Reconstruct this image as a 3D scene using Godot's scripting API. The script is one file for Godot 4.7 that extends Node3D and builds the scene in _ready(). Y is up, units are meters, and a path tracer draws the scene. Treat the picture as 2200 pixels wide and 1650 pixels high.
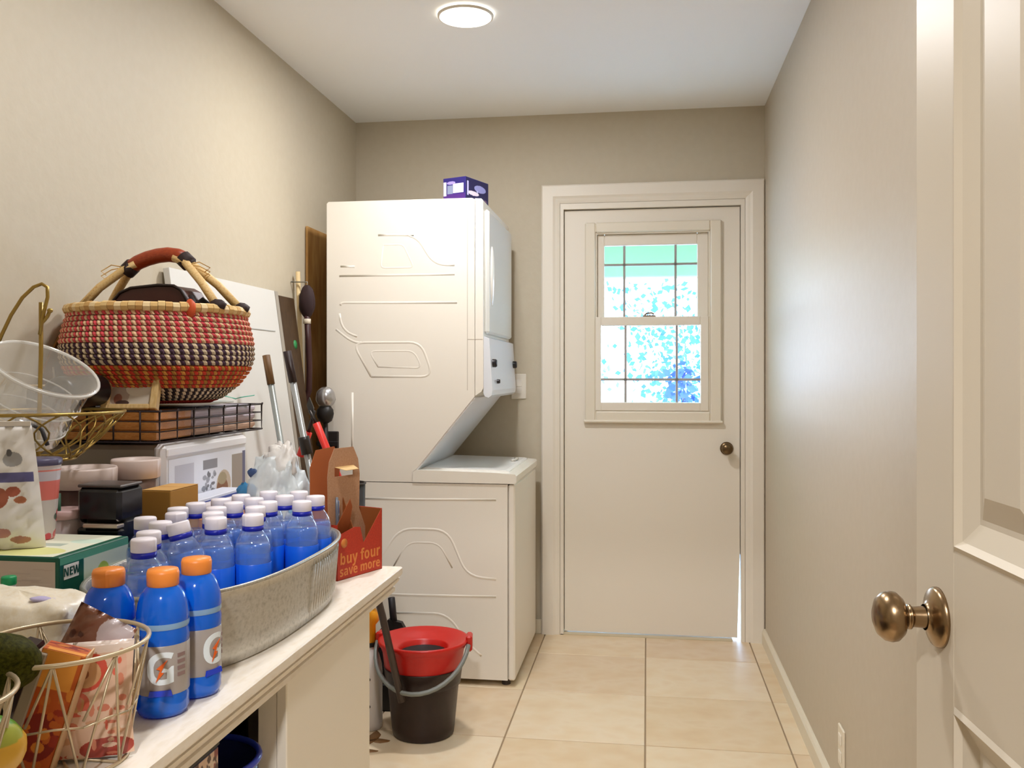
extends Node3D

# Laundry room. x runs to the right, y up, z towards the camera: depth into the room is -z.
# V(x, y, d) takes the depth d from the camera as a positive number. The counter top is at TOP.
const TOP := 0.773
var rng := RandomNumberGenerator.new()
var mats := {}
var taken := {}
var font: SystemFont


func _ready() -> void:
	rng.seed = 7
	font = SystemFont.new()
	font.font_names = PackedStringArray(["Droid Sans"])
	font.font_weight = 700
	# camera
	var cam := Camera3D.new()
	cam.name = "camera"
	cam.projection = Camera3D.PROJECTION_FRUSTUM
	cam.near = 0.05
	cam.far = 200.0
	cam.size = 2.0 * 0.05 * 825.0 / 1950.0
	cam.frustum_offset = Vector2(0.0, -20.0 / 1950.0 * 0.05)
	cam.position = Vector3(0.0, 1.253, 0.0)
	cam.rotation.y = atan(290.0 / 1950.0)
	add_child(cam)
	cam.current = true
	# sky and exposure
	var sky_mat := ProceduralSkyMaterial.new()
	sky_mat.sky_top_color = Color(0.62, 0.79, 1.0)
	sky_mat.sky_horizon_color = Color(0.87, 0.94, 1.0)
	sky_mat.ground_bottom_color = Color(0.60, 0.62, 0.62)
	sky_mat.ground_horizon_color = Color(0.86, 0.90, 0.93)
	sky_mat.sky_energy_multiplier = 3.1
	sky_mat.ground_energy_multiplier = 2.0
	var sky := Sky.new()
	sky.sky_material = sky_mat
	var env := Environment.new()
	env.background_mode = Environment.BG_SKY
	env.sky = sky
	env.tonemap_mode = Environment.TONE_MAPPER_LINEAR
	env.tonemap_exposure = 1.24
	env.sdfgi_enabled = true
	env.ssao_enabled = true
	env.ssil_enabled = true
	var world := WorldEnvironment.new()
	world.name = "world"
	world.environment = env
	add_child(world)
	# lamps of the room and of the hall behind the camera
	ceiling_light(V(-0.626, 2.505, 3.107), 1.7, "round white flush ceiling light above the floor in front of the washer")
	ceiling_light(V(-0.55, 2.505, 1.65), 1.05, "round white flush ceiling light above the cluttered counter")
	ceiling_light(V(-0.10, 2.505, -0.75), 5.5, "round white flush ceiling light in the hall outside the open door")

	room()
	back_door()
	open_door()
	outside()
	washer_dryer()
	counter()
	wall_side_things()
	floor_things()
	under_counter()
	tub_and_bottles()
	carton_and_bag()
	appliance_group()
	woven_basket()
	fruit_stand()
	behind_box()
	front_baskets()


# ---------------------------------------------------------------- helpers

func V(x: float, y: float, d: float) -> Vector3:
	return Vector3(x, y, -d)


func numbered(called: String) -> String:
	var n: int = taken.get(called, 0)
	taken[called] = n + 1
	return called if n == 0 else "%s_%03d" % [called, n]


func thing(called: String, label: String, category: String, at := Vector3.ZERO, turn := 0.0, group := "") -> Node3D:
	var o := Node3D.new()
	o.name = numbered(called)
	add_child(o, true)
	o.position = at
	o.rotation.y = turn
	meta(o, label, category, group)
	return o


func meta(o: Node, label: String, category: String, group := "") -> void:
	o.set_meta("label", label)
	o.set_meta("category", category)
	if group:
		o.set_meta("group", group)


func part(called: String, st: SurfaceTool, m: Material, parent: Node = self, kind := "") -> MeshInstance3D:
	st.generate_normals()
	var o := MeshInstance3D.new()
	o.name = called
	o.mesh = st.commit()
	o.material_override = m
	if kind:
		o.set_meta("kind", kind)
	parent.add_child(o, true)
	return o


func struct(called: String, st: SurfaceTool, m: Material, label: String, category: String) -> MeshInstance3D:
	var o := part(called, st, m, self, "structure")
	meta(o, label, category)
	return o


func mat(hex: String, rough := 0.6, metal := 0.0, more := {}) -> StandardMaterial3D:
	var key := "%s|%s|%s|%s" % [hex, rough, metal, more]
	if mats.has(key):
		return mats[key]
	var m := StandardMaterial3D.new()
	m.albedo_color = Color(hex)
	m.roughness = rough
	m.metallic = metal
	for k in more:
		m.set(k, more[k])
	mats[key] = m
	return m


func pane_mat(hex: String, alpha: float, rough: float) -> StandardMaterial3D:
	var key := "pane%s%s%s" % [hex, alpha, rough]
	if not mats.has(key):
		var m := StandardMaterial3D.new()
		var c := Color(hex)
		c.a = alpha
		m.albedo_color = c
		m.transparency = BaseMaterial3D.TRANSPARENCY_ALPHA
		m.roughness = rough
		mats[key] = m
	return mats[key]


func liquid(hex: String, alpha: float, bend := 0.033) -> StandardMaterial3D:
	var key := "liquid%s%s" % [hex, alpha]
	if not mats.has(key):
		var m := StandardMaterial3D.new()
		var c := Color(hex)
		c.a = alpha
		m.albedo_color = c
		m.refraction_enabled = true
		m.refraction_scale = bend
		m.roughness = 0.05
		mats[key] = m
	return mats[key]


func noise_tex(freq: float, colors: Array, size := 512, octaves := 4, kind := FastNoiseLite.TYPE_SIMPLEX_SMOOTH, seed_ := 1) -> NoiseTexture2D:
	var n := FastNoiseLite.new()
	n.noise_type = kind
	n.frequency = freq
	n.fractal_octaves = octaves
	n.seed = seed_
	var t := NoiseTexture2D.new()
	t.width = size
	t.height = size
	t.seamless = true
	t.noise = n
	if colors:
		var g := Gradient.new()
		var offs := PackedFloat32Array()
		var cols := PackedColorArray()
		for i in colors.size():
			offs.append(float(i) / (colors.size() - 1))
			cols.append(Color(colors[i]))
		g.offsets = offs
		g.colors = cols
		t.color_ramp = g
	return t


func grained(hex: String, rough: float, freq: float, colors: Array, scale: Vector3, bump := 0.0, metal := 0.0, octaves := 4, seed_ := 1) -> StandardMaterial3D:
	var m := StandardMaterial3D.new()
	m.albedo_color = Color(hex)
	m.roughness = rough
	m.metallic = metal
	m.albedo_texture = noise_tex(freq, colors, 512, octaves, FastNoiseLite.TYPE_SIMPLEX_SMOOTH, seed_)
	m.uv1_triplanar = true
	m.uv1_scale = scale
	if bump > 0.0:
		m.heightmap_enabled = true
		m.heightmap_texture = noise_tex(freq, [], 512, octaves, FastNoiseLite.TYPE_SIMPLEX_SMOOTH, seed_)
		m.heightmap_scale = bump
	return m


func begin(smooth := false) -> SurfaceTool:
	var st := SurfaceTool.new()
	st.begin(Mesh.PRIMITIVE_TRIANGLES)
	st.set_smooth_group(0 if smooth else -1)
	return st


# a, b, c run counterclockwise as seen from outside
func tri(st: SurfaceTool, a: Vector3, b: Vector3, c: Vector3, ua := Vector2.ZERO, ub := Vector2.ZERO, uc := Vector2.ZERO) -> void:
	st.set_uv(ua)
	st.add_vertex(a)
	st.set_uv(uc)
	st.add_vertex(c)
	st.set_uv(ub)
	st.add_vertex(b)


# a lower left, b lower right, c upper right, d upper left as seen from outside
func quad(st: SurfaceTool, a: Vector3, b: Vector3, c: Vector3, d: Vector3) -> void:
	tri(st, a, b, c, Vector2(0, 1), Vector2(1, 1), Vector2(1, 0))
	tri(st, a, c, d, Vector2(0, 1), Vector2(1, 0), Vector2(0, 0))


# a quad or triangle turned so that it faces along out
func facet(st: SurfaceTool, q: Array, out: Vector3, xf: Transform3D) -> void:
	var n: Vector3 = (q[1] - q[0]).cross(q[2] - q[0])
	if n.dot(out) < 0.0:
		q.reverse()
		if q.size() == 4:
			q = [q[2], q[3], q[0], q[1]]
	if q.size() == 4:
		quad(st, xf * q[0], xf * q[1], xf * q[2], xf * q[3])
	else:
		tri(st, xf * q[0], xf * q[1], xf * q[2])


# a box from lo to hi with chamfered edges
func box(st: SurfaceTool, lo: Vector3, hi: Vector3, r := 0.0, xf := Transform3D()) -> void:
	var h := (hi - lo).abs() / 2.0
	r = minf(r, 0.45 * 2.0 * minf(h.x, minf(h.y, h.z)))
	var c := (lo + hi) / 2.0
	for axis in 3:
		var u := (axis + 1) % 3
		var v := (axis + 2) % 3
		if axis == 0:
			u = 2
			v = 1
		elif axis == 1:
			u = 0
			v = 2
		for sgn: float in [-1.0, 1.0]:
			var q := []
			for k in 4:
				var p := Vector3.ZERO
				p[axis] = sgn * h[axis]
				p[u] = (-1.0 if k == 0 or k == 3 else 1.0) * (h[u] - r)
				p[v] = (-1.0 if k < 2 else 1.0) * (h[v] - r)
				q.append(c + p)
			var out := Vector3.ZERO
			out[axis] = sgn
			if (q[1] - q[0]).cross(q[2] - q[0]).dot(out) < 0.0:
				q = [q[1], q[0], q[3], q[2]]
			quad(st, xf * q[0], xf * q[1], xf * q[2], xf * q[3])
	if r <= 0.0:
		return
	for axis in 3:
		var u := (axis + 1) % 3
		var v := (axis + 2) % 3
		for su: float in [-1.0, 1.0]:
			for sv: float in [-1.0, 1.0]:
				var q := []
				for k in 4:
					var p := Vector3.ZERO
					p[axis] = (-1.0 if k == 0 or k == 3 else 1.0) * (h[axis] - r)
					p[u] = su * (h[u] - (0.0 if k < 2 else r))
					p[v] = sv * (h[v] - (r if k < 2 else 0.0))
					q.append(c + p)
				var out := Vector3.ZERO
				out[u] = su
				out[v] = sv
				facet(st, q, out, xf)
	for sx: float in [-1.0, 1.0]:
		for sy: float in [-1.0, 1.0]:
			for sz: float in [-1.0, 1.0]:
				facet(st, [c + Vector3(sx * h.x, sy * (h.y - r), sz * (h.z - r)), c + Vector3(sx * (h.x - r), sy * h.y, sz * (h.z - r)), c + Vector3(sx * (h.x - r), sy * (h.y - r), sz * h.z)], Vector3(sx, sy, sz), xf)


# profile points are (radius, height), from the bottom outside up; closed by radius 0 at the ends
func lathe(st: SurfaceTool, prof: Array, seg := 24, xf := Transform3D()) -> void:
	var run := [0.0]
	for j in prof.size() - 1:
		run.append(float(run[j]) + prof[j].distance_to(prof[j + 1]))
	var whole: float = maxf(run[-1], 0.00001)
	for j in prof.size() - 1:
		var p: Vector2 = prof[j]
		var q: Vector2 = prof[j + 1]
		for i in seg:
			var a := TAU * i / seg
			var b := TAU * (i + 1) / seg
			var v0: float = run[j] / whole
			var v1: float = run[j + 1] / whole
			var p0 := xf * Vector3(p.x * cos(a), p.y, p.x * sin(a))
			var p1 := xf * Vector3(p.x * cos(b), p.y, p.x * sin(b))
			var q0 := xf * Vector3(q.x * cos(a), q.y, q.x * sin(a))
			var q1 := xf * Vector3(q.x * cos(b), q.y, q.x * sin(b))
			var u0 := 1.0 - float(i) / seg
			var u1 := 1.0 - float(i + 1) / seg
			if p.x > 0.00001:
				tri(st, p0, q0, p1, Vector2(u0, 1 - v0), Vector2(u0, 1 - v1), Vector2(u1, 1 - v0))
			if q.x > 0.00001:
				tri(st, p1, q0, q1, Vector2(u1, 1 - v0), Vector2(u0, 1 - v1), Vector2(u1, 1 - v1))


# a round bar along points
func tube(st: SurfaceTool, pts: Array, r: float, seg := 8, closed := false, r_end := -1.0) -> void:
	var n := pts.size()
	var rings := []
	var up := Vector3.UP
	for i in n:
		var before: Vector3 = pts[(i - 1 + n) % n] if closed or i > 0 else pts[i]
		var after: Vector3 = pts[(i + 1) % n] if closed or i < n - 1 else pts[i]
		var t := (after - before).normalized()
		var side := t.cross(up)
		if side.length() < 0.05:
			side = t.cross(Vector3.RIGHT)
		side = side.normalized()
		if i > 0:
			var was: Vector3 = rings[i - 1][1]
			var kept := was - t * was.dot(t)
			if kept.length() > 0.1:
				side = kept.normalized()
		var other := side.cross(t).normalized()
		var rr := r if r_end < 0.0 else lerpf(r, r_end, float(i) / (n - 1))
		var ring := []
		for k in seg:
			var a := TAU * k / seg
			ring.append(Vector3(pts[i]) + (side * cos(a) + other * sin(a)) * rr)
		rings.append([ring, side])
	var last := n if closed else n - 1
	for i in last:
		var a: Array = rings[i][0]
		var b: Array = rings[(i + 1) % n][0]
		var off := 0
		if closed and i == n - 1:
			var best := 1e9
			for k in seg:
				var dist: float = a[0].distance_to(b[k])
				if dist < best:
					best = dist
					off = k
		for k in seg:
			var k2 := (k + 1) % seg
			tri(st, a[k], a[k2], b[(k2 + off) % seg])
			tri(st, a[k], b[(k2 + off) % seg], b[(k + off) % seg])
	if not closed:
		var a: Array = rings[0][0]
		var b: Array = rings[n - 1][0]
		for k in range(1, seg - 1):
			tri(st, a[0], a[k + 1], a[k])
			tri(st, b[0], b[k], b[k + 1])


func ring_pts(c: Vector3, r: float, n := 24, from := 0.0, to := TAU) -> Array:
	var out := []
	for i in n:
		var a := lerpf(from, to, float(i) / n)
		out.append(c + Vector3(cos(a) * r, 0, sin(a) * r))
	return out


# a flat outline (x, y) given depth from z0 to z1, placed by xf
func prism(st: SurfaceTool, poly: Array, z0: float, z1: float, xf := Transform3D()) -> void:
	var pts := PackedVector2Array(poly)
	if Geometry2D.is_polygon_clockwise(pts):
		pts.reverse()
	# Geometry2D calls clockwise what turns clockwise with y up
	var area := 0.0
	for i in pts.size():
		area += pts[i].cross(pts[(i + 1) % pts.size()])
	if area < 0.0:
		pts.reverse()
	var idx := Geometry2D.triangulate_polygon(pts)
	var za := minf(z0, z1)
	var zb := maxf(z0, z1)
	for i in range(0, idx.size(), 3):
		var a := pts[idx[i]]
		var b := pts[idx[i + 1]]
		var c := pts[idx[i + 2]]
		if (b - a).cross(c - a) < 0.0:
			var t := b
			b = c
			c = t
		tri(st, xf * Vector3(a.x, a.y, zb), xf * Vector3(b.x, b.y, zb), xf * Vector3(c.x, c.y, zb))
		tri(st, xf * Vector3(a.x, a.y, za), xf * Vector3(c.x, c.y, za), xf * Vector3(b.x, b.y, za))
	for i in pts.size():
		var a := pts[i]
		var b := pts[(i + 1) % pts.size()]
		quad(st, xf * Vector3(a.x, a.y, za), xf * Vector3(b.x, b.y, za), xf * Vector3(b.x, b.y, zb), xf * Vector3(a.x, a.y, zb))


# rounded lump: a sphere stretched to half sizes h, with noise
func lump(st: SurfaceTool, c: Vector3, h: Vector3, bumps := 0.0, seed_ := 0, seg := 20, power := 1.0, freq := 3.0, turn := Basis(), bottom := -100.0) -> void:
	var n := FastNoiseLite.new()
	n.seed = seed_
	n.frequency = freq
	n.fractal_octaves = 2
	var rows := seg / 2
	var at := func(i: int, j: int) -> Vector3:
		var a := TAU * (i % seg) / seg
		var b := -PI / 2 + PI * j / rows
		var d := Vector3(cos(b) * cos(a), sin(b), cos(b) * sin(a))
		if power != 1.0:
			d = Vector3(signf(d.x) * pow(absf(d.x), power), signf(d.y) * pow(absf(d.y), power), signf(d.z) * pow(absf(d.z), power))
		var out := c + turn * (d * h * (1.0 + bumps * n.get_noise_3dv(d)))
		out.y = maxf(out.y, bottom)
		return out
	for j in rows:
		for i in seg:
			var p0: Vector3 = at.call(i, j)
			var p1: Vector3 = at.call(i + 1, j)
			var q0: Vector3 = at.call(i, j + 1)
			var q1: Vector3 = at.call(i + 1, j + 1)
			var u0 := 1.0 - float(i) / seg
			var u1 := 1.0 - float(i + 1) / seg
			var v0 := 1.0 - float(j) / rows
			var v1 := 1.0 - float(j + 1) / rows
			if j > 0:
				tri(st, p0, q0, p1, Vector2(u0, v0), Vector2(u0, v1), Vector2(u1, v0))
			if j < rows - 1:
				tri(st, p1, q0, q1, Vector2(u1, v0), Vector2(u0, v1), Vector2(u1, v1))


# a filled pouch w wide, h high, t thick, standing on y = 0 and facing +z
func pouch(st: SurfaceTool, w: float, h: float, t: float, wrinkle := 0.003, seed_ := 1, foot := 0.6, xf := Transform3D(), taper := 0.0) -> void:
	var n := FastNoiseLite.new()
	n.seed = seed_
	n.frequency = 9.0
	var nx := 16
	var ny := 22
	for side: float in [1.0, -1.0]:
		var at := func(i: int, j: int) -> Vector3:
			var u := float(i) / nx
			var v := float(j) / ny
			var across := sin(PI * u)
			var depth := pow(across, 0.6) * (pow(clampf((1.0 - v) / 0.85, 0.0, 1.0), 0.7)) * (foot + (1.0 - foot) * clampf(v * 6.0, 0.0, 1.0))
			var x := (u - 0.5) * w * (1.0 - 0.06 * sin(PI * v)) * (1.0 - taper * v * v)
			var edge := 0.0 if i == 0 or i == nx or j == ny else 1.0
			return xf * Vector3(x, v * h, side * (t / 2.0 * depth) + edge * wrinkle * n.get_noise_2d(x * 9.0, v * 2.0 + side))
		for j in ny:
			for i in nx:
				var a: Vector3 = at.call(i, j)
				var b: Vector3 = at.call(i + 1, j)
				var c: Vector3 = at.call(i + 1, j + 1)
				var d: Vector3 = at.call(i, j + 1)
				var ua := Vector2(float(i) / nx, 1.0 - float(j) / ny)
				var ub := Vector2(float(i + 1) / nx, 1.0 - float(j) / ny)
				var uc := Vector2(float(i + 1) / nx, 1.0 - float(j + 1) / ny)
				var ud := Vector2(float(i) / nx, 1.0 - float(j + 1) / ny)
				if side > 0.0:
					tri(st, a, b, c, ua, ub, uc)
					tri(st, a, c, d, ua, uc, ud)
				else:
					tri(st, a, c, b, ua, uc, ub)
					tri(st, a, d, c, ua, ud, uc)


func text_mesh(words: String, high: float, thick := 0.0006) -> ArrayMesh:
	var t := TextMesh.new()
	t.text = words
	t.font = font
	t.font_size = 64
	t.pixel_size = high / 46.0
	t.depth = thick
	t.curve_step = 2.0
	var am := ArrayMesh.new()
	for s in t.get_surface_count():
		am.add_surface_from_arrays(Mesh.PRIMITIVE_TRIANGLES, t.surface_get_arrays(s))
	return am


# lettering on a flat face: xf puts its middle and makes it face +z of xf
func letters(words: String, high: float, m: Material, parent: Node, xf: Transform3D, bend := 0.0) -> MeshInstance3D:
	var am := text_mesh(words, high)
	if bend > 0.0:
		var made := ArrayMesh.new()
		for s in am.get_surface_count():
			var arr := am.surface_get_arrays(s)
			var v: PackedVector3Array = arr[Mesh.ARRAY_VERTEX]
			var nn: PackedVector3Array = arr[Mesh.ARRAY_NORMAL]
			for i in v.size():
				var a := v[i].x / bend
				var r := bend + v[i].z
				v[i] = Vector3(sin(a) * r, v[i].y, cos(a) * r)
				nn[i] = nn[i].rotated(Vector3.UP, a)
			arr[Mesh.ARRAY_VERTEX] = v
			arr[Mesh.ARRAY_NORMAL] = nn
			made.add_surface_from_arrays(Mesh.PRIMITIVE_TRIANGLES, arr)
		am = made
	var o := MeshInstance3D.new()
	o.name = "lettering"
	o.mesh = am
	o.material_override = m
	o.transform = xf
	parent.add_child(o, true)
	return o


func facing(at: Vector3, normal: Vector3) -> Transform3D:
	var x := Vector3.UP.cross(normal).normalized()
	return Transform3D(Basis(x, normal.cross(x).normalized(), normal), at)


# flat print computed from blobs: ops are [x, y, rx, ry, hex] ellipses, or [x, y, rx, ry, hex, 1] boxes, in parts of the picture
func print_mat(w: int, h: int, ground: String, ops: Array, rough := 0.5, specks := [], seed_ := 3, coat := 0.0) -> StandardMaterial3D:
	var im := Image.create(w, h, false, Image.FORMAT_RGB8)
	im.fill(Color(ground))
	var r := RandomNumberGenerator.new()
	r.seed = seed_
	for s in specks:   # [count, rx, ry, x0, y0, x1, y1, colours]
		for k in int(s[0]):
			var cols: Array = s[7]
			ops.append([r.randf_range(s[3], s[5]), r.randf_range(s[4], s[6]), s[1] * r.randf_range(0.5, 1.3), s[2] * r.randf_range(0.5, 1.3), cols[r.randi() % cols.size()]])
	for o in ops:
		var c := Color(o[4])
		var x0 := clampi(int((o[0] - o[2]) * w), 0, w - 1)
		var x1 := clampi(int((o[0] + o[2]) * w), 0, w - 1)
		var y0 := clampi(int((o[1] - o[3]) * h), 0, h - 1)
		var y1 := clampi(int((o[1] + o[3]) * h), 0, h - 1)
		for y in range(y0, y1 + 1):
			for x in range(x0, x1 + 1):
				var dx: float = (float(x) / w - o[0]) / maxf(o[2], 0.0001)
				var dy: float = (float(y) / h - o[1]) / maxf(o[3], 0.0001)
				if o.size() > 5 or dx * dx + dy * dy <= 1.0:
					im.set_pixel(x, y, c)
	var m := StandardMaterial3D.new()
	m.albedo_texture = ImageTexture.create_from_image(im)
	m.roughness = rough
	if coat > 0.0:
		m.clearcoat_enabled = true
		m.clearcoat = coat
	return m


func ceiling_light(at: Vector3, power: float, label: String) -> void:
	var t := thing("ceiling_light", label, "ceiling light", at)
	var st := begin(true)
	lathe(st, [Vector2(0.0905, -0.007), Vector2(0.093, -0.008), Vector2(0.097, -0.006), Vector2(0.098, 0.0)], 40)
	part("trim_ring", st, mat("e9e4da", 0.5), t)
	st = begin(true)
	lathe(st, [Vector2(0.0, -0.007), Vector2(0.04, -0.007), Vector2(0.082, -0.0075), Vector2(0.0905, -0.0075)], 40)
	part("diffuser", st, mat("ffffff", 0.6, 0.0, {"emission_enabled": true, "emission": Color(1.0, 0.98, 0.94), "emission_energy_multiplier": 1.8}), t)
	var l := AreaLight3D.new()
	l.name = "lamp"
	l.area_size = Vector2(0.15, 0.15)
	l.light_energy = power
	l.light_color = LAMP
	l.area_normalize_energy = true
	l.set("area_range", 12.0)
	l.set("area_attenuation", 2.0)
	l.shadow_enabled = true
	l.rotation.x = -PI / 2
	l.position.y = -0.012
	t.add_child(l)


const LAMP := Color(0.99, 0.985, 0.99)


# ---------------------------------------------------------------- the room

func bx(st: SurfaceTool, x0: float, x1: float, y0: float, y1: float, d0: float, d1: float, r := 0.0) -> void:
	box(st, Vector3(x0, y0, -d1), Vector3(x1, y1, -d0), r)


func room() -> void:
	var paint := grained("c9bfaa", 0.6, 0.02, ["fbfaf8", "ffffff"], Vector3(2, 2, 2), 0.05)
	var right_paint := grained("c6baa6", 0.5, 0.02, ["fbfaf8", "ffffff"], Vector3(2, 2, 2), 0.02)
	var white := mat("fafaf8", 0.8)
	var trim := mat("e2d8c2", 0.4)
	# floor: grout bed with tiles
	var st := begin()
	bx(st, -2.3, 2.3, -0.12, -0.004, -2.8, 4.50)
	var f := struct("floor", st, mat("a08a6e", 0.9), "floor of large beige stone-look tiles with thin brown joints", "floor")
	var tones := []
	for k in 4:
		var m := grained(["e6d3b4", "e2cdac", "e9d7ba", "e1ccae"][k], 0.42, 0.012, ["f6eee4", "fbf7f0", "ffffff", "f8f2ea"], Vector3(0.8, 1.2, 1.1), 0.0, 0.0, 3, 20 + k)
		tones.append(m)
	for i in range(-3, 3):
		for j in range(-1, 9):
			var x0: float = maxf(-0.487 + 0.481 * i + 0.0025, -1.44)
			var x1: float = minf(-0.487 + 0.481 * (i + 1) - 0.0025, 0.545)
			var d0: float = maxf(0.215 + 0.481 * j + 0.0025, 0.30)
			var d1: float = minf(0.215 + 0.481 * (j + 1) - 0.0025, 4.50)
			if x1 - x0 < 0.01 or d1 - d0 < 0.01:
				continue
			st = begin()
			bx(st, x0, x1, -0.004, 0.0, d0, d1, 0.0015)
			part("tile", st, tones[(i * 3 + j * 5 + 40) % 4], f)
	for s in [[-0.935, 3.03, 0.02, 0.055], [-0.905, 3.005, 0.035, 0.018], [-0.915, 2.92, 0.03, 0.012]]:
		st = begin(true)
		var pts := []
		for k in 14:
			var a := TAU * k / 14
			var w: float = 1.0 + 0.12 * sin(k * 1.9)
			pts.append(Vector2(cos(a) * s[2] * w, sin(a) * s[3] * w))
		prism(st, pts, 0.0, 0.0008, Transform3D(Basis(Vector3.RIGHT, -PI / 2), V(s[0], 0.0, s[1])))
		part("spill_mark", st, mat("8a6238", 0.4), f)
	st = begin()
	bx(st, -2.3, 2.3, 2.512, 2.64, -2.8, 4.50)
	struct("ceiling", st, white, "smooth white ceiling", "ceiling")
	st = begin()
	bx(st, -1.56, -1.44, 0, 2.512, 0.18, 4.494)
	struct("wall_left", st, paint, "cream painted wall behind the counter", "wall")
	st = begin()
	bx(st, 0.545, 0.665, 0, 2.512, 0.18, 4.494)
	struct("wall_right", st, right_paint, "beige satin painted wall to the right, behind the open door", "wall")
	st = begin()
	bx(st, -1.44, -0.412, 0, 2.512, 4.374, 4.494)
	bx(st, 0.452, 0.545, 0, 2.512, 4.374, 4.494)
	bx(st, -0.412, 0.452, 2.065, 2.512, 4.374, 4.494)
	struct("wall_back", st, paint, "beige painted end wall round the back door", "wall")
	st = begin()
	bx(st, -1.44, -0.47, 0, 2.512, 0.30, 0.42)
	bx(st, 0.395, 0.545, 0, 2.512, 0.30, 0.42)
	bx(st, -0.47, 0.395, 2.06, 2.512, 0.30, 0.42)
	struct("wall_front", st, paint, "painted wall with the doorway from the hall", "wall")
	# the hall outside the doorway
	st = begin()
	bx(st, -2.3, -2.18, 0, 2.512, -2.8, 0.30)
	struct("wall_hall_left", st, paint, "painted wall of the hall on its left", "wall")
	st = begin()
	bx(st, 2.18, 2.3, 0, 2.512, -2.8, 0.30)
	struct("wall_hall_right", st, paint, "painted wall of the hall on its right", "wall")
	st = begin()
	bx(st, -2.3, 2.3, 0, 2.512, -2.92, -2.8)
	struct("wall_hall_rear", st, paint, "painted wall at the rear of the hall", "wall")
	st = begin()
	bx(st, -2.18, -1.56, 0, 2.512, 0.18, 0.30)
	bx(st, 0.665, 2.18, 0, 2.512, 0.18, 0.30)
	struct("wall_hall_front", st, paint, "painted wall of the hall beside the doorway", "wall")
	# baseboards
	st = begin()
	prism(st, [Vector2(0.545, 0), Vector2(0.530, 0), Vector2(0.530, 0.055), Vector2(0.535, 0.064), Vector2(0.540, 0.070), Vector2(0.545, 0.070)], -4.352, -0.42)
	struct("baseboard_right", st, trim, "low cream baseboard along the right wall", "baseboard")
	st = begin()
	prism(st, [Vector2(-1.44, 0), Vector2(-1.425, 0), Vector2(-1.425, 0.055), Vector2(-1.430, 0.064), Vector2(-1.435, 0.070), Vector2(-1.44, 0.070)], -4.37, -2.20)
	struct("baseboard_left", st, trim, "low cream baseboard along the left wall behind the machines", "baseboard")
	st = begin()
	bx(st, -1.42, -0.505, 0, 0.07, 4.36, 4.374, 0.003)
	struct("baseboard_back", st, trim, "low cream baseboard under the light switch", "baseboard")
	# switch and outlet
	var t := thing("light_switch", "white light switch plate on the end wall between dryer and back door", "light switch", V(-0.617, 1.196, 4.374))
	st = begin()
	box(st, Vector3(-0.037, -0.061, 0.0), Vector3(0.037, 0.061, 0.007), 0.003)
	part("plate", st, mat("ece6da", 0.35), t)
	st = begin()
	box(st, Vector3(-0.017, -0.034, 0.007), Vector3(0.017, 0.0, 0.0095), 0.001)
	box(st, Vector3(-0.017, 0.0, 0.007), Vector3(0.017, 0.034, 0.012), 0.001)
	part("rocker", st, mat("f4efe6", 0.3), t)
	t = thing("wall_outlet", "small white outlet cover low on the right wall above the baseboard", "outlet", V(0.545, 0.205, 2.66), -PI / 2)
	st = begin()
	box(st, Vector3(-0.036, -0.058, 0.0), Vector3(0.036, 0.058, 0.007), 0.003)
	part("plate", st, mat("e6dcc8", 0.35), t)
	for y: float in [-0.024, 0.024]:
		st = begin()
		box(st, Vector3(-0.016, y - 0.014, 0.007), Vector3(0.016, y + 0.014, 0.010), 0.003)
		part("socket", st, mat("efe8da", 0.35), t)


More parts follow.
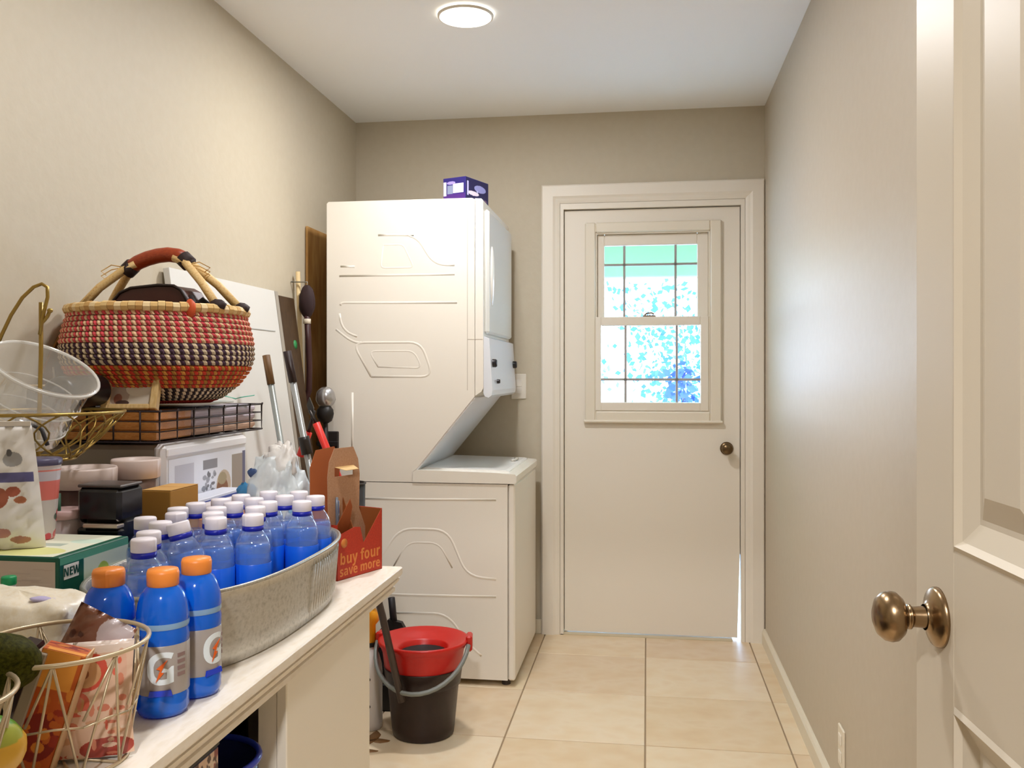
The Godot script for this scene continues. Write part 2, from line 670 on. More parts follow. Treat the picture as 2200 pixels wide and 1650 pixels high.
func back_door() -> void:
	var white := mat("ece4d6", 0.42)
	var st := begin()
	# casing: an architrave profile mitred round the opening
	var prof := [Vector2(0.0, 0.0), Vector2(0.0, 0.017), Vector2(0.006, 0.021), Vector2(0.055, 0.021), Vector2(0.066, 0.015), Vector2(0.078, 0.012), Vector2(0.088, 0.008), Vector2(0.09, 0.0)]
	var trim := Node3D.new()
	trim.name = "trim_1"
	trim.set_meta("kind", "structure")
	meta(trim, "white moulded casing round the back door", "door casing")
	add_child(trim)
	var x0 := -0.414
	var x1 := 0.454
	var y1 := 2.077
	for side in 3:
		st = begin()
		for k in prof.size() - 1:
			var a: Vector2 = Vector2(0.09 - prof[k].x, prof[k].y)
			var b: Vector2 = Vector2(0.09 - prof[k + 1].x, prof[k + 1].y)
			var z := -4.374
			var q := []
			if side == 0:
				q = [Vector3(x0 - a.x, 0, z + a.y), Vector3(x0 - b.x, 0, z + b.y), Vector3(x0 - b.x, y1 + b.x, z + b.y), Vector3(x0 - a.x, y1 + a.x, z + a.y)]
			elif side == 1:
				q = [Vector3(x1 + minf(a.x, 0.088), 0, z + a.y), Vector3(x1 + minf(b.x, 0.088), 0, z + b.y), Vector3(x1 + minf(b.x, 0.088), y1 + b.x, z + b.y), Vector3(x1 + minf(a.x, 0.088), y1 + a.x, z + a.y)]
			else:
				q = [Vector3(x0 - a.x, y1 + a.x, z + a.y), Vector3(x1 + minf(a.x, 0.088), y1 + a.x, z + a.y), Vector3(x1 + minf(b.x, 0.088), y1 + b.x, z + b.y), Vector3(x0 - b.x, y1 + b.x, z + b.y)]
			var out := Vector3(0, 0, 1)
			if absf(a.y - b.y) > absf(a.x - b.x):
				var dir := -1.0 if a.y < b.y else 1.0
				out = [Vector3(-1, 0, 0), Vector3(1, 0, 0), Vector3(0, 1, 0)][side] * -dir
			facet(st, q, out, Transform3D())
		part("casing_board", st, white, trim)
	st = begin()
	bx(st, -0.414, -0.398, 0, 2.077, 4.365, 4.494)
	bx(st, 0.436, 0.454, 0, 2.077, 4.365, 4.494)
	bx(st, -0.398, 0.436, 2.05, 2.077, 4.365, 4.494)
	bx(st, -0.398, -0.386, 0, 2.05, 4.430, 4.47)
	bx(st, 0.424, 0.436, 0.40, 2.05, 4.430, 4.47)
	bx(st, -0.398, 0.436, 2.036, 2.05, 4.430, 4.47)
	part("jamb", st, white, trim)
	st = begin()
	prism(st, [Vector2(-4.50, -0.002), Vector2(-4.365, -0.002), Vector2(-4.365, 0.003), Vector2(-4.385, 0.008), Vector2(-4.46, 0.008), Vector2(-4.50, 0.003)], -0.398, 0.436, Transform3D(Basis(Vector3(0, 0, 1), Vector3.UP, Vector3(-1, 0, 0)), Vector3.ZERO))
	part("threshold", st, mat("cbbd9f", 0.4), trim)

	var d := Node3D.new()
	d.name = "door_1"
	d.set_meta("kind", "structure")
	meta(d, "closed white back door with a small sash window in its upper half", "door")
	add_child(d)
	# leaf with a hole for the window; it hangs a little out of square so that light shows at its lower right edge
	st = begin()
	var zf := -4.388
	var zb := -4.428
	prism(st, [Vector2(-0.395, 0.013), Vector2(-0.245, 0.013), Vector2(-0.245, 2.046), Vector2(-0.395, 2.046)], zb, zf)
	prism(st, [Vector2(0.295, 0.013), Vector2(0.4215, 0.013), Vector2(0.4325, 0.40), Vector2(0.4325, 2.046), Vector2(0.295, 2.046)], zb, zf)
	prism(st, [Vector2(-0.245, 0.013), Vector2(0.295, 0.013), Vector2(0.295, 1.075), Vector2(-0.245, 1.075)], zb, zf)
	prism(st, [Vector2(-0.245, 1.935), Vector2(0.295, 1.935), Vector2(0.295, 2.046), Vector2(-0.245, 2.046)], zb, zf)
	part("leaf", st, white, d)
	# window frame on the leaf
	st = begin()
	var fx0 := -0.296
	var fx1 := 0.348
	var fy0 := 1.028
	var fy1 := 1.984
	for s in [[fx0, fx0 + 0.052, fy0, fy1], [fx1 - 0.052, fx1, fy0, fy1], [fx0 + 0.052, fx1 - 0.052, fy1 - 0.05, fy1], [fx0 + 0.052, fx1 - 0.052, fy0, fy0 + 0.05]]:
		box(st, Vector3(s[0], s[2], zf), Vector3(s[1], s[3], zf + 0.022), 0.006)
	box(st, Vector3(fx0 - 0.006, fy0 - 0.006, zf), Vector3(fx1 + 0.006, fy0 + 0.008, zf + 0.026), 0.004)
	var wf := part("window_frame", st, mat("e6ddcb", 0.38), d)
	st = begin()
	for s in [[-0.245, -0.238, 1.075, 1.935], [0.288, 0.295, 1.075, 1.935], [-0.238, 0.288, 1.928, 1.935], [-0.238, 0.288, 1.075, 1.082]]:
		box(st, Vector3(s[0], s[2], zb), Vector3(s[1], s[3], zf + 0.010))
	part("track", st, mat("e6ddcb", 0.38), wf)
	sash(d, "upper_sash", -0.238, 0.288, 1.510, 1.928, -0.203, 0.236, 1.532, 1.873, [-0.108, 0.135], 1.782, -4.412, -4.396)
	sash(d, "lower_sash", -0.250, 0.288, 1.080, 1.530, -0.218, 0.250, 1.121, 1.487, [-0.102, 0.140], 1.230, -4.394, -4.372)
	st = begin()
	box(st, Vector3(-0.020, 1.530, -4.396), Vector3(0.042, 1.537, -4.374), 0.002)
	tube(st, [Vector3(-0.012, 1.538, -4.384), Vector3(0.0, 1.546, -4.382), Vector3(0.02, 1.548, -4.381), Vector3(0.034, 1.542, -4.380)], 0.0045, 6)
	part("sash_lock", st, mat("8b7b62", 0.4, 0.3), d)
	# knob
	st = begin(true)
	var turn := Transform3D(Basis(Vector3.RIGHT, PI / 2), Vector3(0.372, 0.905, zf))
	lathe(st, [Vector2(0.0, 0.0), Vector2(0.031, 0.0), Vector2(0.031, 0.004), Vector2(0.024, 0.009), Vector2(0.012, 0.012), Vector2(0.010, 0.028), Vector2(0.016, 0.034), Vector2(0.024, 0.040), Vector2(0.026, 0.050), Vector2(0.022, 0.058), Vector2(0.010, 0.062), Vector2(0.0, 0.0625)], 24, turn)
	part("knob", st, mat("6e5a40", 0.28, 0.9), d)


func sash(d: Node3D, called: String, x0: float, x1: float, y0: float, y1: float, gx0: float, gx1: float, gy0: float, gy1: float, bars: Array, cross: float, za: float, zb: float) -> void:
	var vinyl := mat("e8e0d2", 0.35)
	var st := begin()
	box(st, Vector3(x0, y0, za), Vector3(gx0, y1, zb), 0.003)
	box(st, Vector3(gx1, y0, za), Vector3(x1, y1, zb), 0.003)
	box(st, Vector3(gx0, gy1, za), Vector3(gx1, y1, zb), 0.003)
	box(st, Vector3(gx0, y0, za), Vector3(gx1, gy0, zb), 0.003)
	var s := part(called, st, vinyl, d)
	var zm := (za + zb) / 2.0
	st = begin()
	box(st, Vector3(gx0 - 0.004, gy0 - 0.004, zm + 0.004), Vector3(gx1 + 0.004, gy1 + 0.004, zm + 0.006))
	part("pane", st, pane_mat("ffffff", 0.03, 0.0), s)
	for b: float in bars:
		st = begin()
		box(st, Vector3(b - 0.006, gy0 - 0.003, zm - 0.005), Vector3(b + 0.006, gy1 + 0.003, zm + 0.001), 0.001)
		part("muntin", st, mat("8f8276", 0.4), s)
	st = begin()
	box(st, Vector3(gx0 - 0.003, cross - 0.006, zm - 0.005), Vector3(gx1 + 0.003, cross + 0.006, zm + 0.001), 0.001)
	part("muntin", st, mat("8f8276", 0.4), s)


func open_door() -> void:
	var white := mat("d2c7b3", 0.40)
	var d := Node3D.new()
	d.name = "door_2"
	d.set_meta("kind", "structure")
	meta(d, "white panelled door standing open against the right wall", "door")
	d.position = V(0.3705, 0.0, 0.400)
	d.rotation.y = acos(-0.063)
	add_child(d)
	var w := 0.761
	var cols := [[0.115, 0.323], [0.438, 0.646]]
	var rows := [[0.24, 0.893], [1.062, 1.70], [1.80, 1.92]]
	var st := begin()
	var t := 0.035
	for s in [[0.0, 0.115], [0.323, 0.438], [0.646, w]]:
		box(st, Vector3(s[0], 0.012, 0.0), Vector3(s[1], 2.035, t), 0.0015)
	for s in [[0.012, 0.24], [0.893, 1.062], [1.70, 1.80], [1.92, 2.035]]:
		for c in cols:
			box(st, Vector3(c[0], s[0], 0.0), Vector3(c[1], s[1], t))
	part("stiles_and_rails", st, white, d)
	for c in cols:
		for r in rows:
			st = begin()
			var steps := [[0.0, 0.0], [0.006, -0.003], [0.012, 0.004], [0.034, 0.013], [0.040, 0.013], [0.0599, 0.004]] if r[1] - r[0] < 0.2 else [[0.0, 0.0], [0.006, -0.003], [0.012, 0.004], [0.034, 0.013], [0.040, 0.013], [0.066, 0.004]]
			for k in steps.size() - 1:
				var a: float = steps[k][0]
				var b: float = steps[k + 1][0]
				var za: float = steps[k][1]
				var zb: float = steps[k + 1][1]
				var ca := [Vector3(c[0] + a, r[0] + a, za), Vector3(c[1] - a, r[0] + a, za), Vector3(c[1] - a, r[1] - a, za), Vector3(c[0] + a, r[1] - a, za)]
				var cb := [Vector3(c[0] + b, r[0] + b, zb), Vector3(c[1] - b, r[0] + b, zb), Vector3(c[1] - b, r[1] - b, zb), Vector3(c[0] + b, r[1] - b, zb)]
				for e in 4:
					facet(st, [ca[e], ca[(e + 1) % 4], cb[(e + 1) % 4], cb[e]], Vector3(0, 0, -1), Transform3D())
			if r[1] - r[0] > 0.2:
				box(st, Vector3(c[0] + 0.066, r[0] + 0.066, 0.004), Vector3(c[1] - 0.066, r[1] - 0.066, 0.02))
			box(st, Vector3(c[0], r[0], 0.02), Vector3(c[1], r[1], 0.028))
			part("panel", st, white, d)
	# knob with rosette, satin nickel
	var metal := mat("967e60", 0.27, 1.0)
	st = begin(true)
	var turn := Transform3D(Basis(Vector3.RIGHT, -PI / 2), Vector3(0.690, 0.978, 0.0))
	lathe(st, [Vector2(0.0, 0.0), Vector2(0.034, 0.0), Vector2(0.034, 0.003), Vector2(0.031, 0.007), Vector2(0.020, 0.011), Vector2(0.015, 0.014), Vector2(0.0145, 0.016)], 36, turn)
	part("rosette", st, metal, d)
	st = begin(true)
	lathe(st, [Vector2(0.0125, 0.014), Vector2(0.0115, 0.028), Vector2(0.0115, 0.031), Vector2(0.014, 0.0315), Vector2(0.014, 0.034), Vector2(0.0115, 0.0345), Vector2(0.014, 0.038), Vector2(0.022, 0.041), Vector2(0.0275, 0.047), Vector2(0.0285, 0.053), Vector2(0.027, 0.060), Vector2(0.021, 0.067), Vector2(0.011, 0.071), Vector2(0.0, 0.072)], 36, turn)
	part("knob", st, metal, d)
	st = begin(true)
	lathe(st, [Vector2(0.0, 0.0), Vector2(0.033, 0.0), Vector2(0.031, 0.007), Vector2(0.013, 0.014), Vector2(0.012, 0.034), Vector2(0.027, 0.047), Vector2(0.027, 0.058), Vector2(0.012, 0.068), Vector2(0.0, 0.069)], 24, Transform3D(Basis(Vector3.RIGHT, PI / 2), Vector3(0.690, 0.978, t)))
	part("knob", st, metal, d)
	for y: float in [0.25, 1.02, 1.80]:
		st = begin()
		box(st, Vector3(-0.002, y - 0.045, -0.002), Vector3(0.002, y + 0.045, 0.03), 0.0)
		tube(st, [Vector3(-0.004, y - 0.046, -0.005), Vector3(-0.004, y + 0.046, -0.005)], 0.006, 8)
		part("hinge", st, metal, d)


# ---------------------------------------------------------------- outside

func outside() -> void:
	var st := begin()
	bx(st, -14, 14, -0.25, -0.10, 4.50, 40)
	struct("ground_outside", st, mat("e2e4e0", 0.9), "pale bright ground outside the back door", "ground")
	st = begin()
	bx(st, -2.5, 2.5, -0.10, -0.03, 4.50, 6.6)
	struct("porch_floor", st, mat("eceae4", 0.8), "pale porch floor outside the back door", "porch")
	var t := thing("porch_beam", "pale green porch beam seen through the top of the door window", "beam", V(0, 0, 6.0))
	var green := mat("86ac80", 0.7)
	st = begin()
	box(st, Vector3(-2.5, 1.885, -0.07), Vector3(2.5, 2.12, 0.07), 0.006)
	part("beam", st, green, t)
	for x: float in [-2.3, 2.3]:
		st = begin()
		box(st, Vector3(x - 0.06, -0.03, -0.06), Vector3(x + 0.06, 1.885, 0.06), 0.006)
		part("post", st, green, t)
	st = begin()
	bx(st, -2.5, 2.5, 2.122, 2.16, 4.52, 6.2)
	struct("porch_ceiling", st, mat("a9d8bd", 0.8), "light green boards of the porch roof", "porch roof")
	# shrubs and a tree in the yard
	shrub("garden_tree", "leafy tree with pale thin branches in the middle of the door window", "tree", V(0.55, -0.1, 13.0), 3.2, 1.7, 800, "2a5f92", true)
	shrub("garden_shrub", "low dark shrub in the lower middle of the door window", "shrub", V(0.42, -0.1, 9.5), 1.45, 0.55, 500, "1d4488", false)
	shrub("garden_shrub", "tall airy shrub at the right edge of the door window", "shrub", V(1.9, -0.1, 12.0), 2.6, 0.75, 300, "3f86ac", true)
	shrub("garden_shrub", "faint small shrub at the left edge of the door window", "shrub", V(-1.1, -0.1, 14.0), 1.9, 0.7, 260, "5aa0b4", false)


func shrub(called: String, label: String, category: String, at: Vector3, high: float, wide: float, leaves: int, tint: String, stems: bool) -> void:
	var t := thing(called, label, category, at)
	var r := RandomNumberGenerator.new()
	r.seed = hash(label)
	var st := begin(true)
	var tips := []
	for k in 9 if stems else 5:
		var a := r.randf() * TAU
		var reach := wide * r.randf_range(0.25, 0.85)
		var top := high * r.randf_range(0.55, 0.95)
		var pts := []
		for i in 6:
			var u := i / 5.0
			pts.append(Vector3(cos(a) * reach * u * u, top * u, sin(a) * reach * u * u))
		tube(st, pts, 0.022, 6, false, 0.006)
		tips.append(pts)
	part("branches", st, mat("e8e2d8" if stems else "8c8474", 0.8), t)
	var leaf := begin()
	quad(leaf, Vector3(-0.5, 0, 0), Vector3(0, 0, 0.35), Vector3(0.5, 0.06, 0), Vector3(0, 0, -0.35))
	leaf.generate_normals()
	var mm := MultiMesh.new()
	mm.transform_format = MultiMesh.TRANSFORM_3D
	mm.mesh = leaf.commit()
	mm.instance_count = leaves
	for i in leaves:
		var line: Array = tips[r.randi() % tips.size()]
		var p: Vector3 = line[2 + r.randi() % 4]
		p += Vector3(r.randfn(0, 0.30), r.randfn(0, 0.22), r.randfn(0, 0.30)) * wide * 0.6
		p.y = maxf(p.y, 0.05)
		var b := Basis.from_euler(Vector3(r.randf() * TAU, r.randf() * TAU, r.randf() * TAU)).scaled(Vector3.ONE * r.randf_range(0.07, 0.14))
		mm.set_instance_transform(i, Transform3D(b, p))
	var o := MultiMeshInstance3D.new()
	o.name = "foliage"
	o.multimesh = mm
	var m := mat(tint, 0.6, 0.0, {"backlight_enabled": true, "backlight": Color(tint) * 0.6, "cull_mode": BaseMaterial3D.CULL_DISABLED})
	o.material_override = m
	o.set_meta("kind", "stuff")
	t.add_child(o)


# ---------------------------------------------------------------- washer and dryer

# a raised rib of pressed steel along points on the side z = 0 of the machine
func rib(st: SurfaceTool, pts: Array, r := 0.010, lift := -0.0080) -> void:
	var out := []
	for i in pts.size():
		var p: Vector2 = pts[i]
		out.append(Vector3(p.x, p.y, lift))
	tube(st, out, r, 8)


func smooth_path(pts: Array, r := 0.03, n := 5) -> Array:
	var out := [pts[0]]
	for i in range(1, pts.size() - 1):
		var p: Vector2 = pts[i]
		var a: Vector2 = p + (pts[i - 1] - p).limit_length(r)
		var b: Vector2 = p + (pts[i + 1] - p).limit_length(r)
		for k in n + 1:
			var u := float(k) / n
			out.append(a.lerp(p, u).lerp(p.lerp(b, u), u))
	out.append(pts[pts.size() - 1])
	return out


func washer_dryer() -> void:
	var enamel := mat("efe9dd", 0.28, 0.0, {"clearcoat_enabled": true, "clearcoat": 0.4})
	# local frame: x as in the room, z = 0 on the near side, body behind it
	var t := thing("stacked_washer_dryer", "white stacked washer and dryer unit with embossed steel sides facing right", "washer dryer", V(0, 0, 3.60))
	var deep := -0.685
	var st := begin()
	prism(st, [Vector2(-1.31, 0.815), Vector2(-0.945, 0.815), Vector2(-0.945, 0.858), Vector2(-0.93, 0.868), Vector2(-0.688, 1.165), Vector2(-0.688, 1.962), Vector2(-0.70, 1.967), Vector2(-1.302, 1.967), Vector2(-1.31, 1.960)], deep, 0.0)
	var dryer := part("dryer_cabinet", st, enamel, t)
	st = begin()
	prism(st, [Vector2(-0.686, 1.168), Vector2(-0.66, 1.185), Vector2(-0.653, 1.20), Vector2(-0.653, 1.955), Vector2(-0.66, 1.963), Vector2(-0.686, 1.965)], deep, 0.0)
	part("front_frame", st, enamel, t)
	# slanted splash panel behind the washer lid
	st = begin()
	var slope := Vector2(0.242, 0.297).normalized()
	var nrm := Vector2(slope.y, -slope.x)
	var s0 := Vector2(-0.934, 0.863)
	var s1 := Vector2(-0.690, 1.162)
	prism(st, [s0, s0 + nrm * 0.006, s1 + nrm * 0.006, s1], deep + 0.004, -0.004)
	part("splash_panel", st, mat("f2f3f7", 0.25), t)
	# ribs pressed into the near side
	st = begin(true)
	rib(st, smooth_path([Vector2(-1.255, 1.66), Vector2(-0.96, 1.66), Vector2(-0.77, 1.66)]))
	rib(st, smooth_path([Vector2(-1.09, 1.825), Vector2(-0.99, 1.825), Vector2(-0.93, 1.82), Vector2(-0.855, 1.70), Vector2(-0.77, 1.697)], 0.05))
	rib(st, smooth_path([Vector2(-1.07, 1.785), Vector2(-0.985, 1.785), Vector2(-0.94, 1.69), Vector2(-1.08, 1.69), Vector2(-1.07, 1.785)], 0.02), 0.0094)
	rib(st, smooth_path([Vector2(-1.25, 1.70), Vector2(-1.19, 1.697)], 0.03))
	rib(st, smooth_path([Vector2(-1.255, 1.505), Vector2(-1.245, 1.435), Vector2(-1.18, 1.41)], 0.05))
	rib(st, smooth_path([Vector2(-1.27, 1.44), Vector2(-1.19, 1.38), Vector2(-1.16, 1.385)], 0.05))
	rib(st, smooth_path([Vector2(-1.25, 1.54), Vector2(-1.25, 1.55), Vector2(-0.76, 1.545)], 0.02))
	rib(st, smooth_path([Vector2(-1.12, 1.245), Vector2(-1.20, 1.385), Vector2(-0.91, 1.385), Vector2(-0.86, 1.245), Vector2(-1.12, 1.245)], 0.05))
	rib(st, smooth_path([Vector2(-1.09, 1.285), Vector2(-1.13, 1.35), Vector2(-0.94, 1.35), Vector2(-0.905, 1.28), Vector2(-1.09, 1.285)], 0.03), 0.0094)
	rib(st, smooth_path([Vector2(-1.20, 1.18), Vector2(-1.20, 1.02), Vector2(-1.20, 0.90)], 0.02))
	part("embossed_ribs", st, enamel, dryer)
	st = begin()
	box(st, Vector3(-0.7185, 1.19, -0.001), Vector3(-0.7165, 1.93, 0.0006))
	box(st, Vector3(-0.717, 1.395, -0.001), Vector3(-0.655, 1.397, 0.0006))
	part("frame_seam", st, mat("b9b0a2", 0.6), dryer)
	# dryer door, handle recess, control panel
	st = begin()
	box(st, Vector3(-0.655, 1.42, deep + 0.03), Vector3(-0.634, 1.925, -0.03), 0.012)
	var door := part("dryer_door", st, mat("e6e8e4", 0.25), t)
	st = begin(true)
	lump(st, Vector3(-0.634, 1.66, -0.10), Vector3(0.012, 0.125, 0.035), 0.0, 0, 20)
	part("door_handle", st, mat("f6f4ee", 0.2), door)
	st = begin()
	prism(st, [Vector2(-0.655, 1.18), Vector2(-0.648, 1.165), Vector2(-0.633, 1.16), Vector2(-0.620, 1.17), Vector2(-0.617, 1.19), Vector2(-0.630, 1.40), Vector2(-0.655, 1.41)], deep + 0.012, -0.012)
	var panel := part("control_panel", st, mat("dfe3ea", 0.25), t)
	for k in [[1.30, -0.06, 0.017], [1.30, -0.63, 0.017], [1.225, -0.14, 0.009]]:
		st = begin(true)
		lathe(st, [Vector2(k[2], -0.012), Vector2(k[2], 0.013), Vector2(k[2] * 0.8, 0.018), Vector2(0.0, 0.018)], 18, Transform3D(Basis(Vector3(0, 0, 1), -PI / 2), Vector3(-0.624, k[0], k[1])))
		part("knob", st, mat("1d1c22", 0.3), panel)
	# washer
	st = begin()
	prism(st, [Vector2(-1.31, 0.025), Vector2(-0.553, 0.025), Vector2(-0.553, 0.812), Vector2(-1.31, 0.812)], deep, 0.0)
	var washer := part("washer_cabinet", st, enamel, t)
	st = begin()
	box(st, Vector3(-0.551, 0.025, deep), Vector3(-0.523, 0.812, 0.0), 0.006)
	part("washer_front", st, enamel, t)
	st = begin()
	prism(st, [Vector2(-0.944, 0.815), Vector2(-0.522, 0.815), Vector2(-0.517, 0.822), Vector2(-0.517, 0.846), Vector2(-0.523, 0.853), Vector2(-0.60, 0.858), Vector2(-0.93, 0.866), Vector2(-0.944, 0.858)], deep - 0.002, 0.004)
	var top := part("washer_top", st, mat("efeade", 0.25), t)
	st = begin()
	prism(st, [Vector2(-0.915, 0.864), Vector2(-0.555, 0.855), Vector2(-0.555, 0.860), Vector2(-0.57, 0.864), Vector2(-0.90, 0.871), Vector2(-0.915, 0.869)], deep + 0.05, -0.05)
	part("washer_lid", st, mat("f4f3f0", 0.22), top)
	st = begin(true)
	tube(st, [Vector3(-0.60, 0.868, -0.52), Vector3(-0.585, 0.871, -0.50), Vector3(-0.585, 0.871, -0.44), Vector3(-0.60, 0.868, -0.42)], 0.006, 8)
	part("lid_catch", st, mat("cfc9bd", 0.3), top)
	st = begin(true)
	rib(st, smooth_path([Vector2(-1.20, 0.745), Vector2(-0.93, 0.745), Vector2(-0.60, 0.75)]))
	rib(st, smooth_path([Vector2(-1.04, 0.39), Vector2(-1.10, 0.47), Vector2(-1.0, 0.625), Vector2(-0.80, 0.625), Vector2(-0.72, 0.44), Vector2(-0.60, 0.43)], 0.06))
	rib(st, smooth_path([Vector2(-1.03, 0.46), Vector2(-0.965, 0.57), Vector2(-0.835, 0.57), Vector2(-0.78, 0.47)], 0.04), 0.0094)
	rib(st, smooth_path([Vector2(-1.22, 0.355), Vector2(-0.95, 0.355), Vector2(-0.60, 0.36)]))
	rib(st, smooth_path([Vector2(-1.02, 0.28), Vector2(-0.80, 0.285), Vector2(-0.72, 0.17), Vector2(-0.66, 0.12)], 0.06))
	part("embossed_ribs", st, enamel, washer)
	for p in [[-1.28, -0.04], [-0.565, -0.04], [-1.28, -0.64], [-0.565, -0.64]]:
		st = begin(true)
		lathe(st, [Vector2(0.018, 0.0), Vector2(0.018, 0.012), Vector2(0.012, 0.026)], 14, Transform3D(Basis(), Vector3(p[0], 0, p[1])))
		part("foot", st, mat("3a302a", 0.7), t)
	# box on top
	var b := thing("cardboard_box", "small purple and navy printed box on top of the dryer", "box", V(-0.752, 1.967, 3.745), 1.20)
	st = begin()
	box(st, Vector3(-0.09, 0, -0.055), Vector3(0.09, 0.098, 0.055), 0.001)
	part("box_body", st, mat("2a2170", 0.45), b)
	st = begin()
	quad(st, Vector3(-0.088, 0.002, 0.0556), Vector3(0.088, 0.002, 0.0556), Vector3(0.088, 0.096, 0.0556), Vector3(-0.088, 0.096, 0.0556))
	part("printed_side", st, print_mat(128, 64, "1b1648", [[0.62, 0.36, 0.26, 0.16, "8c8cc0"], [0.32, 0.62, 0.25, 0.10, "d8cbd6"], [0.08, 0.45, 0.03, 0.3, "b9b4e6", 1], [0.85, 0.85, 0.08, 0.08, "6a4d6a"], [0.5, 0.5, 0.04, 0.06, "a8a8cc"]]), b)
	st = begin()
	quad(st, Vector3(-0.0906, 0.002, -0.053), Vector3(-0.0906, 0.002, 0.053), Vector3(-0.0906, 0.096, 0.053), Vector3(-0.0906, 0.096, -0.053))
	part("printed_end", st, print_mat(96, 80, "241a66", [[0.5, 0.85, 0.5, 0.15, "452070", 1], [0.68, 0.45, 0.24, 0.20, "d9cfe2", 1], [0.3, 0.5, 0.12, 0.18, "7d86a0", 1], [0.06, 0.45, 0.07, 0.3, "cfc4da", 1], [0.35, 0.2, 0.2, 0.07, "9a8ad0"]]), b)


# ---------------------------------------------------------------- counter

func counter() -> void:
	var paint := grained("efe6d8", 0.45, 0.03, ["f4efe6", "ffffff", "fbf8f2"], Vector3(3, 3, 1.0), 0.02)
	var t := thing("counter", "long white painted counter with a moulded edge along the left wall", "counter", V(0, 0, 0))
	var st := begin()
	prism(st, [Vector2(-1.44, 0.712), Vector2(-0.624, 0.712), Vector2(-0.624, 0.722), Vector2(-0.632, 0.724), Vector2(-0.632, 0.727), Vector2(-0.620, 0.731), Vector2(-0.614, 0.738), Vector2(-0.612, 0.745), Vector2(-0.622, 0.747), Vector2(-0.622, 0.750), Vector2(-0.608, 0.752), Vector2(-0.605, 0.756), Vector2(-0.605, 0.770), Vector2(-0.608, 0.773), Vector2(-1.44, 0.773)], -2.205, -0.44)
	part("worktop", st, paint, t)
	var side := mat("f0e8d8", 0.45)
	st = begin()
	bx(st, -0.655, -0.635, 0.0, 0.712, 1.541, 2.03, 0.002)
	part("front_panel", st, side, t)
	st = begin()
	bx(st, -1.435, -0.655, 0.0, 0.712, 2.01, 2.03, 0.001)
	part("end_panel", st, side, t)
	st = begin()
	bx(st, -0.690, -0.655, 0.0, 0.712, 1.543, 1.565, 0.001)
	part("stile", st, side, t)
	st = begin()
	bx(st, -0.800, -0.762, 0.352, 0.712, 1.74, 1.772, 0.002)
	part("leg", st, mat("b9b0a8", 0.5), t)
	st = begin()
	bx(st, -0.672, -0.640, 0.0, 0.712, 0.50, 0.532, 0.002)
	part("leg", st, side, t)
	st = begin()
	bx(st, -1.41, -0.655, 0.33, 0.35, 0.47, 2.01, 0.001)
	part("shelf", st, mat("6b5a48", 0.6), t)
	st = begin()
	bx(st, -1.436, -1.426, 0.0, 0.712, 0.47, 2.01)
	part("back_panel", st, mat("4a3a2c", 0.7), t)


func under_counter() -> void:
	var t := thing("storage_tub", "round dark blue tub with a glossy rim under the counter", "tub", V(-0.750, 0.35, 1.44))
	var st := begin(true)
	lathe(st, [Vector2(0.0, 0.0), Vector2(0.085, 0.0), Vector2(0.088, 0.004), Vector2(0.098, 0.25), Vector2(0.095, 0.25), Vector2(0.084, 0.008), Vector2(0.0, 0.006)], 32)
	part("tub_body", st, mat("16205e", 0.25), t)
	st = begin(true)
	tube(st, ring_pts(Vector3(0, 0.252, 0), 0.099, 40), 0.006, 8, true)
	part("rim", st, mat("2a3fb4", 0.12), t)
	t = thing("game_box", "patterned box with a black top edge under the front of the counter", "box", V(-0.745, 0.35, 1.235))
	st = begin()
	box(st, Vector3(-0.13, 0, -0.075), Vector3(0.095, 0.335, 0.075), 0.002)
	part("box_body", st, mat("2b2438", 0.5), t)
	st = begin()
	box(st, Vector3(-0.132, 0.335, -0.077), Vector3(0.097, 0.348, 0.077), 0.002)
	part("box_lid", st, mat("17130f", 0.5), t)
	st = begin()
	quad(st, Vector3(0.0956, 0.01, 0.073), Vector3(0.0956, 0.01, -0.073), Vector3(0.0956, 0.333, -0.073), Vector3(0.0956, 0.333, 0.073))
	part("printed_side", st, print_mat(96, 128, "231d45", [[0.5, 0.08, 0.5, 0.09, "d8b8a0", 1], [0.7, 0.32, 0.3, 0.08, "1c2f8c", 1], [0.5, 0.45, 0.3, 0.1, "a8872c"]], 0.4, [[40, 0.05, 0.03, 0, 0, 1, 0.14, ["8a3b34", "e0cbb8", "4a2a24"]]]), t)
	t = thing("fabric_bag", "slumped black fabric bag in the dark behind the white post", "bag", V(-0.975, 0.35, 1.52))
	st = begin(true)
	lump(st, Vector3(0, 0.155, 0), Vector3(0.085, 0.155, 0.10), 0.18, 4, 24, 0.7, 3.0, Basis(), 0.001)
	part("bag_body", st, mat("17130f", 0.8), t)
	st = begin(true)
	tube(st, [Vector3(-0.03, 0.28, 0.03), Vector3(-0.02, 0.35, 0.03), Vector3(0.02, 0.36, 0.03), Vector3(0.04, 0.28, 0.03)], 0.008, 6)
	part("handle", st, mat("241c16", 0.7), t)
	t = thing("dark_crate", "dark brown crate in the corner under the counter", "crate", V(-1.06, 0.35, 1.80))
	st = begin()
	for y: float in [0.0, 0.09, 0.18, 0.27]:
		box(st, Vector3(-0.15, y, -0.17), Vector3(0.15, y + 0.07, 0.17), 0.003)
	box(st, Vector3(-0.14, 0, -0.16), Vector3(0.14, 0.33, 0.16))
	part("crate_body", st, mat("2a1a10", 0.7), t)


# ---------------------------------------------------------------- things on and near the left wall

